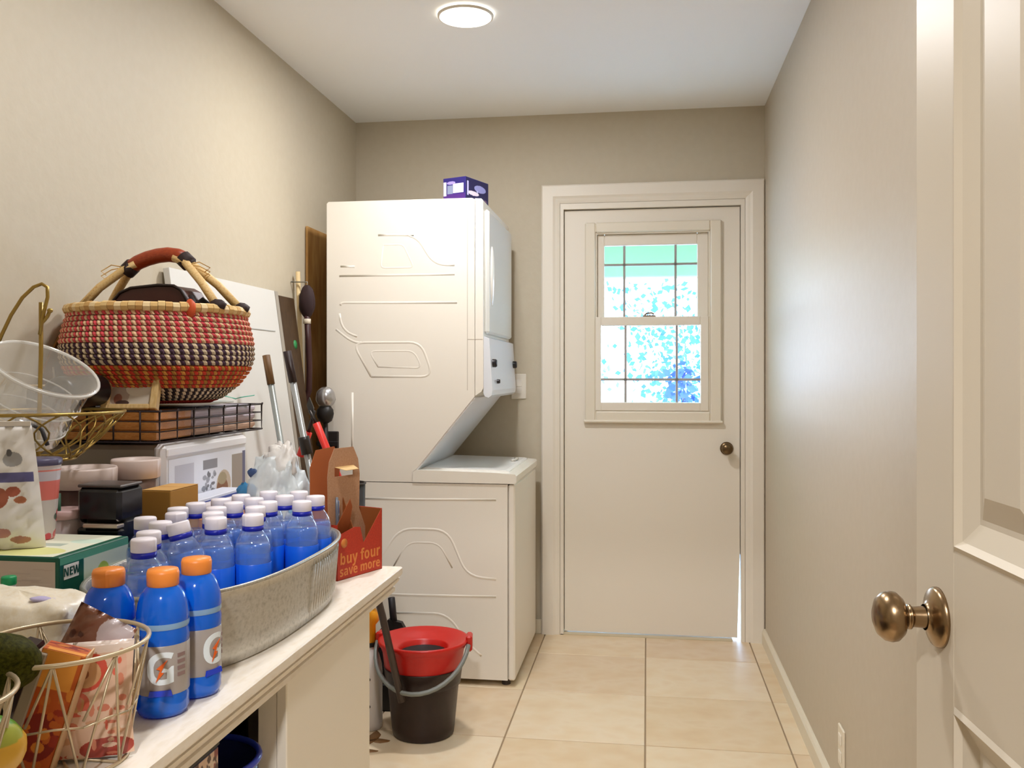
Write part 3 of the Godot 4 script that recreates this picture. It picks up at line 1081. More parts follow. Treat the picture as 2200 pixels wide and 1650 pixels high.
func wall_side_things() -> void:
	# white panel leaning on the wall: base further from the wall than its top
	var lean := func(x_top: float, x_foot: float, high: float, d: float) -> Transform3D:
		var up := Vector3(x_top - x_foot, high, 0).normalized()
		return Transform3D(Basis(Vector3(0, 0, -1), up, Vector3(0, 0, -1).cross(up)), V(x_foot, 0.0, d))
	var t := thing("white_panel", "large white flat panel leaning on the left wall behind the basket", "panel")
	t.transform = lean.call(-1.422, -1.20, 1.572, 3.02)
	var high := sqrt(1.572 * 1.572 + 0.228 * 0.228)
	var st := begin()
	box(st, Vector3(-0.49, 0, -0.010), Vector3(0.285, high, 0.010), 0.001)
	part("sheet", st, mat("dcdcd8", 0.3, 0.0, {"clearcoat_enabled": true, "clearcoat": 0.5}), t)
	st = begin()
	box(st, Vector3(0.286, 0, -0.013), Vector3(0.312, high, 0.013), 0.002)
	part("edge_strip", st, mat("a39c90", 0.5), t)
	st = begin()
	box(st, Vector3(-0.30, high - 0.16, 0.0105), Vector3(0.24, high - 0.157, 0.0125))
	part("scored_line", st, mat("b4b6b4", 0.5), t)
	t = thing("dark_board", "dark brown board leaning beside the white panel with a green sticker", "board")
	t.transform = lean.call(-1.425, -1.215, 1.560, 3.425)
	high = sqrt(1.56 * 1.56 + 0.21 * 0.21)
	st = begin()
	box(st, Vector3(-0.078, 0, -0.012), Vector3(0.078, high, 0.012), 0.002)
	part("plank", st, grained("4a341a", 0.6, 0.02, ["8a7a5a", "ffffff", "c0a880"], Vector3(8, 1, 8)), t)
	st = begin(true)
	lathe(st, [Vector2(0.018, 0.0), Vector2(0.018, 0.0012), Vector2(0.0, 0.0012)], 16, Transform3D(Basis(Vector3.RIGHT, PI / 2), Vector3(0.03, high - 0.19, 0.012)))
	part("sticker", st, mat("2e8a4c", 0.5), t)
	t = thing("brown_sheet", "tall brown sheet of hardboard on the wall left of the dryer", "board", V(-1.437, 0.0, 3.69))
	st = begin()
	box(st, Vector3(0, 0.0, -0.62), Vector3(0.010, 1.885, 0), 0.001)
	part("sheet", st, grained("c49c62", 0.6, 0.01, ["c8b088", "ffffff"], Vector3(3, 0.7, 3)), t)
	# two poles with grips
	pole("broom", "grey pole with a brown grip leaning on the white panel", "broom", V(-1.27, 1.318, 2.905), V(-1.145, 0.72, 2.86), 0.0105, "8f938f", "6a4a24", 0.10)
	pole("mop", "grey pole with a black grip in front of the dark board", "mop", V(-1.235, 1.335, 3.0), V(-1.11, 0.62, 3.05), 0.0115, "a9aaa8", "2a1816", 0.11)
	# long handled brush hanging by the brown sheet
	t = thing("long_brush", "long dark brown brush with a round head hanging left of the dryer", "brush", V(-1.368, 1.61, 3.53))
	st = begin(true)
	lump(st, Vector3(0, -0.06, 0), Vector3(0.034, 0.068, 0.024), 0.08, 2, 20)
	part("brush_head", st, mat("2c1618", 0.75), t)
	st = begin(true)
	lathe(st, [Vector2(0.0, -0.150), Vector2(0.0155, -0.150), Vector2(0.0155, -0.130), Vector2(0.0, -0.132)], 14)
	part("collar", st, mat("d8cdb8", 0.5), t)
	st = begin(true)
	tube(st, [Vector3(0.0, -0.11, 0), Vector3(0.006, -0.22, 0), Vector3(0.010, -0.33, 0), Vector3(0.008, -0.42, 0), Vector3(-0.02, -0.50, 0), Vector3(-0.03, -0.56, 0)], 0.0125, 10)
	part("handle", st, mat("3c1c1c", 0.5), t)
	st = begin(true)
	tube(st, [Vector3(0, -0.01, 0), Vector3(0, 0.02, -0.004), Vector3(-0.07, 0.022, -0.004)], 0.003, 6)
	part("hook", st, mat("8d8a80", 0.4, 0.8), t)
	t = thing("wooden_stick", "thin pale wooden stick standing behind the brush handle", "stick", V(-1.405, 0.0, 3.55))
	st = begin(true)
	tube(st, [Vector3(0.05, 0, 0.0), Vector3(-0.01, 1.675, 0)], 0.009, 10)
	part("shaft", st, mat("d9bf8e", 0.6), t)
	# loppers with red grips
	t = thing("loppers", "garden loppers with red grips standing between panel and dryer", "loppers", V(-1.17, 0.52, 3.22))
	for s in [[Vector3(-0.06, 0.60, 0.02), Vector3(-0.035, 0.555, 0.02), Vector3(0.08, 0.285, 0.02)], [Vector3(-0.05, 0.60, 0.0), Vector3(-0.072, 0.52, 0.0), Vector3(-0.105, 0.43, 0.0)]]:
		st = begin(true)
		tube(st, [s[0], s[1]], 0.007, 8)
		part("steel_arm", st, mat("3a3634", 0.35, 0.8), t)
		st = begin(true)
		tube(st, [s[1], Vector3(s[1]).lerp(s[2], 0.5), s[2]], 0.014, 10)
		part("grip", st, mat("d8281c", 0.4), t)
	st = begin()
	prism(st, [Vector2(-0.05, 0.585), Vector2(-0.048, 0.61), Vector2(-0.065, 0.65), Vector2(-0.075, 0.62), Vector2(-0.065, 0.59)], 0.004, 0.012)
	part("blade", st, mat("4a4846", 0.35, 0.8), t)
	t = thing("tool_bin", "tall dark round bin holding the red gripped loppers beside the dryer", "bin", V(-1.088, 0.0, 3.205))
	st = begin(true)
	lathe(st, [Vector2(0.0, 0.0), Vector2(0.055, 0.0), Vector2(0.058, 0.004), Vector2(0.066, 0.855), Vector2(0.063, 0.855), Vector2(0.054, 0.01), Vector2(0.0, 0.008)], 28)
	part("bin_body", st, mat("1d1715", 0.5), t)
	st = begin(true)
	tube(st, ring_pts(Vector3(0, 0.855, 0), 0.066, 28), 0.004, 6, true)
	part("rim", st, mat("2a2320", 0.4), t)
	st = begin()
	box(st, Vector3(-0.04, -0.52, -0.02), Vector3(0.04, 0.50, 0.0), 0.003)
	var bag := thing("tool_rack", "narrow dark tool rack in the gap left of the dryer", "rack", V(-1.295, 0.52, 3.575))
	part("rack_board", st, mat("1d1512", 0.7), bag)
	st = begin()
	box(st, Vector3(-0.045, 0.44, 0.0), Vector3(0.045, 0.46, 0.012), 0.002)
	part("rack_bar", st, mat("120d0b", 0.6), bag)
	t = thing("metal_lamp", "round silver and black clip lamp beside the dryer edge", "clip lamp", V(-1.288, 1.13, 3.525))
	st = begin(true)
	lump(st, Vector3(0, 0.03, 0), Vector3(0.040, 0.045, 0.036), 0.12, 5, 18)
	part("shade", st, mat("b9b9bc", 0.25, 0.9), t)
	st = begin(true)
	lump(st, Vector3(0, -0.035, 0), Vector3(0.035, 0.04, 0.032), 0.1, 6, 16)
	part("socket", st, mat("15110f", 0.5), t)
	st = begin(true)
	tube(st, [Vector3(0, -0.06, 0), Vector3(0.01, -0.4, 0.0), Vector3(0.0, -1.13, 0.0)], 0.010, 8)
	part("stand", st, mat("1b1512", 0.5), t)


func pole(called: String, label: String, category: String, top: Vector3, mid: Vector3, r: float, hex: String, grip: String, grip_len: float) -> void:
	var dir := (mid - top).normalized()
	var foot := top + dir * ((top.y - 0.05) / -dir.y)
	var t := thing(called, label, category, Vector3(foot.x, 0, foot.z))
	var o := t.position
	var st := begin(true)
	tube(st, [top - o, top + dir * grip_len - o], r * 1.25, 12)
	part("grip", st, mat(grip, 0.6), t)
	st = begin(true)
	tube(st, [top + dir * grip_len * 0.9 - o, foot - o], r, 12)
	part("shaft", st, mat(hex, 0.35, 0.4), t)
	var c := top + dir * 0.315 - o
	st = begin(true)
	tube(st, [c - dir * 0.012, c, c + dir * 0.05], r * 1.7, 12)
	part("collar", st, mat("231b18", 0.5), t)
	st = begin()
	box(st, Vector3(-0.035, 0.0, -0.03), Vector3(0.035, 0.08, 0.03), 0.01)
	part("head", st, mat("4a4a50", 0.7), t)


# ---------------------------------------------------------------- things on the floor

func floor_things() -> void:
	var t := thing("mop_bucket", "black mop bucket with a red wringer in front of the washer", "bucket", V(-0.775, 0.0, 3.10))
	var st := begin(true)
	lathe(st, [Vector2(0.0, 0.0), Vector2(0.100, 0.0), Vector2(0.106, 0.004), Vector2(0.110, 0.03), Vector2(0.124, 0.175), Vector2(0.130, 0.178), Vector2(0.131, 0.19), Vector2(0.137, 0.235), Vector2(0.139, 0.24), Vector2(0.134, 0.24), Vector2(0.12, 0.17), Vector2(0.102, 0.01), Vector2(0.0, 0.008)], 40)
	part("bucket_body", st, grained("2a1712", 0.38, 0.02, ["c0a090", "ffffff"], Vector3(2, 2, 2)), t)
	var red := mat("c3180f", 0.35)
	st = begin(true)
	lathe(st, [Vector2(0.131, 0.205), Vector2(0.142, 0.29), Vector2(0.150, 0.31), Vector2(0.158, 0.322), Vector2(0.158, 0.330), Vector2(0.150, 0.331), Vector2(0.120, 0.312), Vector2(0.092, 0.303), Vector2(0.085, 0.300), Vector2(0.082, 0.27)], 40)
	var w := part("wringer", st, red, t)
	st = begin(true)
	lathe(st, [Vector2(0.083, 0.283), Vector2(0.06, 0.276), Vector2(0.0, 0.27)], 24)
	part("drain_plate", st, mat("0d0a0c", 0.6), w)
	for a: float in [0.15, PI - 0.15]:
		st = begin()
		box(st, Vector3(0.150, 0.29, -0.03), Vector3(0.172, 0.345, 0.03), 0.006, Transform3D(Basis(Vector3.UP, a), Vector3.ZERO))
		part("lug", st, red, w)
	st = begin(true)
	var pts := []
	for k in 19:
		var a := PI * k / 18.0
		pts.append(Vector3(-cos(a) * 0.163, 0.315 - 0.125 * sin(a), 0.01 + 0.155 * sin(a)))
	tube(st, pts, 0.008, 8)
	part("bail_handle", st, mat("7a7f7a", 0.4), t)
	t = thing("mop_stick", "dark mop handle standing in the red and black bucket", "mop handle", V(-0.845, 0.0, 2.935))
	st = begin(true)
	tube(st, [Vector3(0.035, 0.16, -0.01), Vector3(-0.03, 0.45, 0.0), Vector3(-0.10, 0.72, 0.01)], 0.0125, 12)
	part("shaft", st, mat("4a3f3a", 0.35, 0.3), t)
	# spray bottle
	t = thing("spray_bottle", "white bottle with a yellow neck standing on the floor past the counter end", "spray bottle", V(-0.975, 0.0, 3.115))
	st = begin(true)
	lathe(st, [Vector2(0.0, 0.0), Vector2(0.040, 0.0), Vector2(0.044, 0.004), Vector2(0.046, 0.02), Vector2(0.046, 0.20), Vector2(0.044, 0.225), Vector2(0.034, 0.262), Vector2(0.022, 0.285), Vector2(0.018, 0.30), Vector2(0.0, 0.30)], 28)
	part("bottle_body", st, mat("e2dcd8", 0.3), t)
	st = begin(true)
	lathe(st, [Vector2(0.020, 0.302), Vector2(0.022, 0.306), Vector2(0.022, 0.365), Vector2(0.034, 0.38), Vector2(0.030, 0.41), Vector2(0.016, 0.43), Vector2(0.0, 0.435)], 24)
	part("neck", st, mat("f0a418", 0.35), t)
	st = begin(true)
	lathe(st, [Vector2(0.023, 0.290), Vector2(0.0245, 0.292), Vector2(0.0245, 0.305), Vector2(0.0, 0.306)], 24)
	part("collar", st, mat("15120f", 0.5), t)
	st = begin(true)
	lump(st, Vector3(0.005, 0.445, 0), Vector3(0.028, 0.018, 0.02), 0.05, 3, 14)
	part("cap", st, mat("1a1a1e", 0.4), t)
	for p in [[0.03, 0.185], [0.034, 0.09]]:
		st = begin(true)
		lathe(st, [Vector2(0.006, 0.0), Vector2(0.006, 0.001), Vector2(0.0, 0.001)], 10, Transform3D(Basis(Vector3.RIGHT, PI / 2), Vector3(0.012, p[1], 0.0455)))
		part("mark", st, mat("4c4640", 0.5), t)
	t = thing("dustpan", "black dustpan standing between the spray bottle and the bucket", "dustpan", V(-0.935, 0.0, 3.29))
	st = begin()
	prism(st, [Vector2(-0.07, 0.10), Vector2(0.055, 0.10), Vector2(0.06, 0.28), Vector2(0.03, 0.33), Vector2(-0.02, 0.34), Vector2(-0.06, 0.29)], -0.012, 0.012)
	box(st, Vector3(-0.06, 0.0, -0.02), Vector3(0.05, 0.10, 0.02), 0.004)
	part("pan", st, mat("100e12", 0.5), t)
	st = begin(true)
	tube(st, [Vector3(0.0, 0.32, 0), Vector3(-0.01, 0.42, 0)], 0.013, 10)
	part("handle", st, mat("16141a", 0.5), t)
	st = begin(true)
	lathe(st, [Vector2(0.012, 0.0), Vector2(0.012, 0.003), Vector2(0.0, 0.003)], 12, Transform3D(Basis(Vector3.RIGHT, PI / 2), Vector3(0.035, 0.235, 0.012)))
	part("badge", st, mat("a8a4c0", 0.4), t)


# ---------------------------------------------------------------- tub and bottles

# points evenly spaced along an oval with half widths ax and ad
func oval(ax: float, ad: float, n: int, y: float, power := 2.6) -> Array:
	if ax <= 0.0:
		var flat := []
		for i in n:
			flat.append(Vector3(0, y, 0))
		return flat
	var fine := []
	var run := [0.0]
	var many := 1440
	for i in many + 1:
		var a := TAU * i / many
		fine.append(Vector3(signf(cos(a)) * pow(absf(cos(a)), 2.0 / power) * ax, y, signf(sin(a)) * pow(absf(sin(a)), 2.0 / power) * ad))
		if i > 0:
			run.append(float(run[i - 1]) + fine[i - 1].distance_to(fine[i]))
	var out := []
	var k := 0
	for i in n:
		var want: float = float(run[many]) * i / n
		while k < many - 1 and run[k + 1] < want:
			k += 1
		var span: float = maxf(run[k + 1] - run[k], 0.000001)
		out.append(fine[k].lerp(fine[k + 1], (want - run[k]) / span))
	return out


func tub_and_bottles() -> void:
	var zinc := grained("dddbd6", 0.40, 0.02, ["c2c0ba", "e2e0da", "f2f0ec", "d0cec8"], Vector3(7, 7, 7), 0.0, 0.7, 3)
	var t := thing("galvanized_tub", "oval galvanized steel tub full of water bottles on the counter", "tub", V(-0.80, TOP, 1.655))
	var st := begin(true)
	var n := 480
	var rings := []
	for s in [[0.0, 0.0], [0.148, 0.0], [0.153, 0.004], [0.1545, 0.02], [0.1545, 0.0201], [0.162, 0.112], [0.162, 0.1121], [0.1635, 0.124], [0.168, 0.130], [0.1665, 0.134], [0.162, 0.132], [0.160, 0.11], [0.151, 0.01], [0.0, 0.008]]:
		var ring := oval(s[0], s[0] + (0.18 if s[0] > 0.0 else 0.0), n, s[1])
		if s[1] > 0.019 and s[1] < 0.1125:
			for i in n:
				# pressed flutes on the far half of the side, a smooth field near the middle
				var p: Vector3 = ring[i]
				if (p.x > 0.0 and p.z < -0.02) or p.x < 0.0:
					var k := 1.0 + 0.026 * (1.0 if i % 4 < 2 else 0.0) * (1.0 if s[1] > 0.0200001 and s[1] < 0.1120001 else 0.0)
					ring[i] = Vector3(p.x * k, p.y, p.z * (1.0 + (k - 1.0) * 0.5))
		rings.append(ring)
	for j in rings.size() - 1:
		for i in n:
			var a: Vector3 = rings[j][i]
			var b: Vector3 = rings[j][(i + 1) % n]
			var c: Vector3 = rings[j + 1][(i + 1) % n]
			var d: Vector3 = rings[j + 1][i]
			tri(st, a, d, b)
			tri(st, b, d, c)
	part("tub_body", st, zinc, t)
	st = begin(true)
	tube(st, oval(0.167, 0.347, 96, 0.131), 0.0042, 8, true)
	part("rolled_rim", st, grained("dcd9d0", 0.35, 0.05, ["b0ada6", "ffffff"], Vector3(6, 6, 6), 0.0, 0.8), t)

	# one bottle with its parts, then copies
	var b := thing("water_bottle", "", "bottle")
	st = begin(true)
	lathe(st, [Vector2(0.0, 0.004), Vector2(0.022, 0.0), Vector2(0.030, 0.004), Vector2(0.0335, 0.012), Vector2(0.0335, 0.05), Vector2(0.0325, 0.056), Vector2(0.0335, 0.062), Vector2(0.0335, 0.125), Vector2(0.0325, 0.133), Vector2(0.0335, 0.140), Vector2(0.0325, 0.150), Vector2(0.029, 0.162), Vector2(0.023, 0.172), Vector2(0.0185, 0.178), Vector2(0.0175, 0.184)], 28)
	part("shell", st, pane_mat("cfe2ff", 0.07, 0.03), b)
	st = begin(true)
	lathe(st, [Vector2(0.0, 0.006), Vector2(0.028, 0.007), Vector2(0.0318, 0.014), Vector2(0.0318, 0.150), Vector2(0.0305, 0.1535), Vector2(0.0, 0.154)], 24)
	part("water", st, mat("3c86f0", 0.1, 0.0, {"transparency": BaseMaterial3D.TRANSPARENCY_ALPHA, "albedo_color": Color(0.25, 0.56, 0.98, 0.36)}), b)
	st = begin(true)
	lathe(st, [Vector2(0.0337, 0.055), Vector2(0.0342, 0.056), Vector2(0.0342, 0.118), Vector2(0.0337, 0.119)], 28)
	part("label_band", st, mat("1466e8", 0.3), b)
	st = begin(true)
	lathe(st, [Vector2(0.0175, 0.178), Vector2(0.0198, 0.179), Vector2(0.0198, 0.1875), Vector2(0.0175, 0.188)], 24)
	part("neck_ring", st, mat("1420a8", 0.35), b)
	st = begin(true)
	lathe(st, [Vector2(0.0192, 0.188), Vector2(0.0198, 0.189), Vector2(0.0198, 0.206), Vector2(0.0185, 0.2085), Vector2(0.0, 0.2088)], 24)
	part("cap", st, mat("efe8ee", 0.45), b)
	# place, lean, label
	var spots := SPOTS
	for i in spots.size():
		var s = spots[i]
		var o: Node3D = b if i == 0 else b.duplicate()
		if i > 0:
			o.name = numbered("water_bottle")
			add_child(o, true)
		o.transform = Transform3D(Basis(Vector3(0, 0, 1), s[2]) * Basis(Vector3.UP, i * 1.3), V(s[0], TOP + 0.0085 + absf(sin(s[2])) * 0.03, s[1]))
		meta(o, s[3], "bottle", "water bottles in the galvanized tub")

	# sports drinks
	var g := thing("sports_drink_bottle", "blue sports drink bottle with orange cap standing nearest the counter edge", "bottle", V(-0.681, TOP, 1.204), 0.0, "blue sports drinks with orange caps")
	var prof := [Vector2(0.0, 0.004), Vector2(0.024, 0.0), Vector2(0.032, 0.003), Vector2(0.0355, 0.011), Vector2(0.036, 0.030), Vector2(0.0352, 0.033), Vector2(0.0352, 0.104), Vector2(0.036, 0.107), Vector2(0.036, 0.118), Vector2(0.0345, 0.124), Vector2(0.0340, 0.129), Vector2(0.036, 0.134), Vector2(0.0355, 0.145), Vector2(0.0335, 0.158), Vector2(0.030, 0.169), Vector2(0.025, 0.177), Vector2(0.0205, 0.181), Vector2(0.0195, 0.184), Vector2(0.0, 0.184)]
	st = begin(true)
	lathe(st, prof, 36)
	part("bottle_body", st, mat("0d7df4", 0.12, 0.0, {"clearcoat_enabled": true, "clearcoat": 0.8, "clearcoat_roughness": 0.05, "backlight_enabled": true, "backlight": Color(0.02, 0.30, 0.9)}), g)
	st = begin(true)
	lathe(st, [Vector2(0.0353, 0.1245), Vector2(0.0362, 0.129), Vector2(0.0353, 0.1335)], 36)
	part("grip_ring", st, mat("86a9cc", 0.15), g)
	st = begin(true)
	lathe(st, [Vector2(0.0354, 0.034), Vector2(0.0362, 0.035), Vector2(0.0362, 0.102), Vector2(0.0354, 0.103)], 36)
	var sleeve := part("label_sleeve", st, mat("a39a94", 0.35), g)
	st = begin(true)
	var ridged := []
	lathe(st, [Vector2(0.0205, 0.181), Vector2(0.0218, 0.182), Vector2(0.0222, 0.199), Vector2(0.0205, 0.204), Vector2(0.0, 0.2045)], 32)
	part("cap", st, mat("f5913c", 0.4), g)
	var print_at := func(angle: float, words: String, high: float, y: float, hex: String) -> void:
		letters(words, high, mat(hex, 0.4), sleeve, Transform3D(Basis(Vector3.UP, angle), Vector3(0, y, 0)), 0.0364)
	var face := 0.14
	print_at.call(face + 0.28, "G", 0.044, 0.071, "e4eef4")
	st = begin()
	var bolt := [Vector2(-0.007, -0.017), Vector2(0.004, -0.004), Vector2(0.0, -0.003), Vector2(0.009, 0.014), Vector2(-0.006, 0.002), Vector2(-0.001, 0.0)]
	prism(st, bolt, 0.0374, 0.0382, Transform3D(Basis(Vector3.UP, face + 0.30), Vector3(0, 0.071, 0)))
	part("bolt_mark", st, mat("e8641c", 0.4), sleeve)
	st = begin()
	prism(st, [Vector2(-0.016, 0.0), Vector2(0.016, 0.0), Vector2(0.014, 0.008), Vector2(-0.014, 0.008)], 0.0340, 0.0366, Transform3D(Basis(Vector3.UP, face + 0.28), Vector3(0, 0.034, 0)))
	part("blue_flash", st, mat("1d3fd0", 0.4), sleeve)
	for y: float in [0.088, 0.079, 0.070, 0.061]:
		st = begin()
		box(st, Vector3(-0.008, y - 0.0025, 0.0346), Vector3(0.008 - 0.003 * fmod(y * 1000.0, 3.0), y + 0.0025, 0.0365), 0.0, Transform3D(Basis(Vector3.UP, face + 1.15), Vector3.ZERO))
		part("printed_mark", st, mat("8d7472", 0.4), sleeve)
	var g2: Node3D = g.duplicate()
	g2.name = numbered("sports_drink_bottle")
	add_child(g2, true)
	g2.position = V(-0.672, TOP, 1.284)
	g2.rotation.y = 0.83
	meta(g2, "blue sports drink bottle with orange cap touching the galvanized tub, rightmost of three", "bottle", "blue sports drinks with orange caps")
	var g3: Node3D = g.duplicate()
	g3.name = numbered("sports_drink_bottle")
	add_child(g3, true)
	g3.position = V(-0.757, TOP, 1.192)
	g3.rotation.y = -1.2
	meta(g3, "blue sports drink bottle with orange cap behind the wire basket rim, leftmost of three", "bottle", "blue sports drinks with orange caps")


# ---------------------------------------------------------------- carton, bag

func carton_and_bag() -> void:
	var t := thing("bottle_carrier", "red cardboard bottle carrier with brown handle at the far end of the counter", "carton", V(-0.728, TOP, 2.119), atan2(0.152, 0.062))
	# local x runs along the printed front from near to far, z = out of it
	var red := grained("c2371c", 0.55, 0.05, ["e0c8c0", "ffffff"], Vector3(6, 6, 6))
	var kraft := grained("bd9272", 0.7, 0.05, ["e8ddd0", "ffffff"], Vector3(6, 6, 6))
	var inside := mat("8e4a16", 0.7)
	var l := 0.082
	var w := 0.052
	var st := begin()
	prism(st, [Vector2(-l, 0.0), Vector2(l, 0.0), Vector2(l, 0.15), Vector2(0.012, 0.075), Vector2(0.0, 0.115), Vector2(-0.02, 0.118), Vector2(-l, 0.105)], w - 0.001, w)
	var front := part("front_panel", st, red, t)
	st = begin()
	prism(st, [Vector2(-l + 0.001, 0.001), Vector2(l - 0.001, 0.001), Vector2(l - 0.001, 0.149), Vector2(0.012, 0.074), Vector2(0.0, 0.113), Vector2(-0.02, 0.116), Vector2(-l + 0.001, 0.103)], w - 0.002, w - 0.001)
	part("front_lining", st, inside, front)
	letters("buy four", 0.026, mat("d9803c", 0.5), front, Transform3D(Basis(), Vector3(0.0, 0.048, w + 0.0002)))
	letters("save more", 0.0215, mat("d9803c", 0.5), front, Transform3D(Basis(), Vector3(0.0, 0.019, w + 0.0002)))
	st = begin(true)
	lathe(st, [Vector2(0.011, 0.0), Vector2(0.011, 0.0005), Vector2(0.0, 0.0005)], 20, Transform3D(Basis(Vector3.RIGHT, PI / 2), Vector3(-0.058, 0.085, w)))
	part("round_mark", st, mat("cf7a30", 0.5), front)
	st = begin()
	prism(st, [Vector2(-l, 0.0), Vector2(l, 0.0), Vector2(l, 0.15), Vector2(0.012, 0.075), Vector2(0.0, 0.115), Vector2(-l, 0.13)], -w, -w + 0.0015)
	part("back_panel", st, inside, t)
	st = begin()
	box(st, Vector3(l - 0.0015, 0, -w), Vector3(l, 0.15, w))
	var end := part("end_panel", st, red, t)
	st = begin()
	box(st, Vector3(l - 0.003, 0.002, -w + 0.002), Vector3(l - 0.0018, 0.149, w - 0.002))
	part("end_lining", st, inside, end)
	st = begin()
	box(st, Vector3(-l, 0, -w), Vector3(-l + 0.0015, 0.13, w))
	part("end_panel", st, red, t)
	st = begin()
	box(st, Vector3(-l, 0, -w), Vector3(l, 0.0015, w))
	part("base_panel", st, inside, t)
	# handle panel with a hand hole, cut as four pieces round it
	st = begin()
	for poly in [[Vector2(-0.056, 0.15), Vector2(0.056, 0.15), Vector2(0.058, 0.235), Vector2(-0.058, 0.235)], [Vector2(-0.058, 0.235), Vector2(-0.034, 0.235), Vector2(-0.034, 0.258), Vector2(-0.052, 0.272)], [Vector2(0.034, 0.235), Vector2(0.058, 0.235), Vector2(0.052, 0.272), Vector2(0.034, 0.258)], [Vector2(-0.034, 0.258), Vector2(0.034, 0.258), Vector2(0.052, 0.272), Vector2(0.034, 0.303), Vector2(-0.034, 0.303), Vector2(-0.052, 0.272)], [Vector2(-l + 0.002, 0.0), Vector2(l - 0.002, 0.0), Vector2(l - 0.002, 0.10), Vector2(0.056, 0.15), Vector2(-0.056, 0.15), Vector2(-l + 0.002, 0.10)]]:
		prism(st, poly, -0.001, 0.001)
	var handle := part("handle_panel", st, kraft, t)
	st = begin()
	prism(st, [Vector2(-0.034, 0.0), Vector2(0.034, 0.0), Vector2(0.024, 0.026), Vector2(-0.022, 0.026)], -0.0005, 0.0005, Transform3D(Basis(Vector3.RIGHT, 1.85), Vector3(0, 0.258, 0.0012)))
	part("hand_flap", st, mat("d8b276", 0.7), handle)
	st = begin()
	prism(st, [Vector2(-0.078, 0.11), Vector2(0.0, 0.10), Vector2(0.05, 0.26), Vector2(0.03, 0.295), Vector2(-0.035, 0.290), Vector2(-0.06, 0.25)], -0.001, 0.001, Transform3D(Basis(Vector3.RIGHT, -0.12), Vector3(-0.012, 0.01, -0.012)))
	part("rear_handle_panel", st, mat("a85a2c", 0.6), t)
	# cell dividers
	st = begin()
	prism(st, [Vector2(0.0, 0.002), Vector2(0.05, 0.002), Vector2(0.05, 0.075), Vector2(0.0, 0.185)], -0.001, 0.001, Transform3D(Basis(Vector3.UP, -PI / 2), Vector3(-0.004, 0, 0.0)))
	prism(st, [Vector2(0.0, 0.002), Vector2(-0.05, 0.002), Vector2(-0.05, 0.085), Vector2(0.0, 0.16)], -0.001, 0.001, Transform3D(Basis(Vector3.UP, -PI / 2), Vector3(-0.004, 0, 0.0)))
	part("cell_divider", st, inside, t)
	st = begin()
	prism(st, [Vector2(-l + 0.003, 0.10), Vector2(-0.006, 0.10), Vector2(-0.012, 0.17), Vector2(-0.025, 0.19), Vector2(-0.055, 0.125)], 0.0, 0.0012, Transform3D(Basis(Vector3.RIGHT, 0.25), Vector3(0, 0.0, -0.006)))
	part("gusset", st, mat("9a4a18", 0.65), t)
	t = thing("pen", "thin grey pen standing in the red bottle carrier", "pen", V(-0.727, TOP + 0.0015, 2.082))
	st = begin(true)
	lathe(st, [Vector2(0.0, 0.0), Vector2(0.0015, 0.004), Vector2(0.0045, 0.02), Vector2(0.0045, 0.16), Vector2(0.0035, 0.185), Vector2(0.0, 0.187)], 14, Transform3D(Basis(Vector3(0, 0, 1), 0.03), Vector3.ZERO))
	part("barrel", st, mat("7c828c", 0.3, 0.4), t)
	st = begin()
	box(st, Vector3(0.004, 0.14, -0.0015), Vector3(0.006, 0.178, 0.0015), 0.0005, Transform3D(Basis(Vector3(0, 0, 1), 0.03), Vector3.ZERO))
	part("clip", st, mat("c8ccd2", 0.2, 0.9), t)
	# clear plastic bag
	t = thing("plastic_bag", "crumpled clear plastic bag with pale blue print behind the water bottles", "plastic bag", V(-0.885, TOP, 2.09))
	st = begin(true)
	lump(st, Vector3(0, 0.135, 0), Vector3(0.068, 0.135, 0.062), 0.38, 11, 44, 0.8, 2.0, Basis(), 0.001)
	part("film", st, mat("dfeef2", 0.12, 0.0, {"transparency": BaseMaterial3D.TRANSPARENCY_ALPHA, "albedo_color": Color(0.93, 0.97, 0.98, 0.5), "clearcoat_enabled": true, "clearcoat": 1.0, "roughness": 0.3}), t)
	st = begin(true)
	lump(st, Vector3(0.01, 0.262, 0.0), Vector3(0.034, 0.045, 0.03), 0.6, 14, 24, 0.8, 3.0)
	part("gathered_neck", st, mat("f2ece6", 0.3, 0.0, {"transparency": BaseMaterial3D.TRANSPARENCY_ALPHA, "albedo_color": Color(0.95, 0.93, 0.90, 0.75), "roughness": 0.35}), t)
	for s in [[-0.062, 0.20, 0.035, "3c86b8", 0.020], [-0.05, 0.245, 0.03, "38507c", 0.010], [0.062, 0.16, 0.035, "8ccbe6", 0.018], [-0.02, 0.05, 0.062, "9cd6e6", 0.024]]:
		st = begin(true)
		lump(st, Vector3(s[0], s[1], s[2]), Vector3(s[4] * 1.2, s[4], s[4] * 0.35), 0.5, 3, 14, 1.0, 3.0)
		part("printed_patch", st, mat(s[3], 0.4), t)


# ---------------------------------------------------------------- appliance, tray, papers

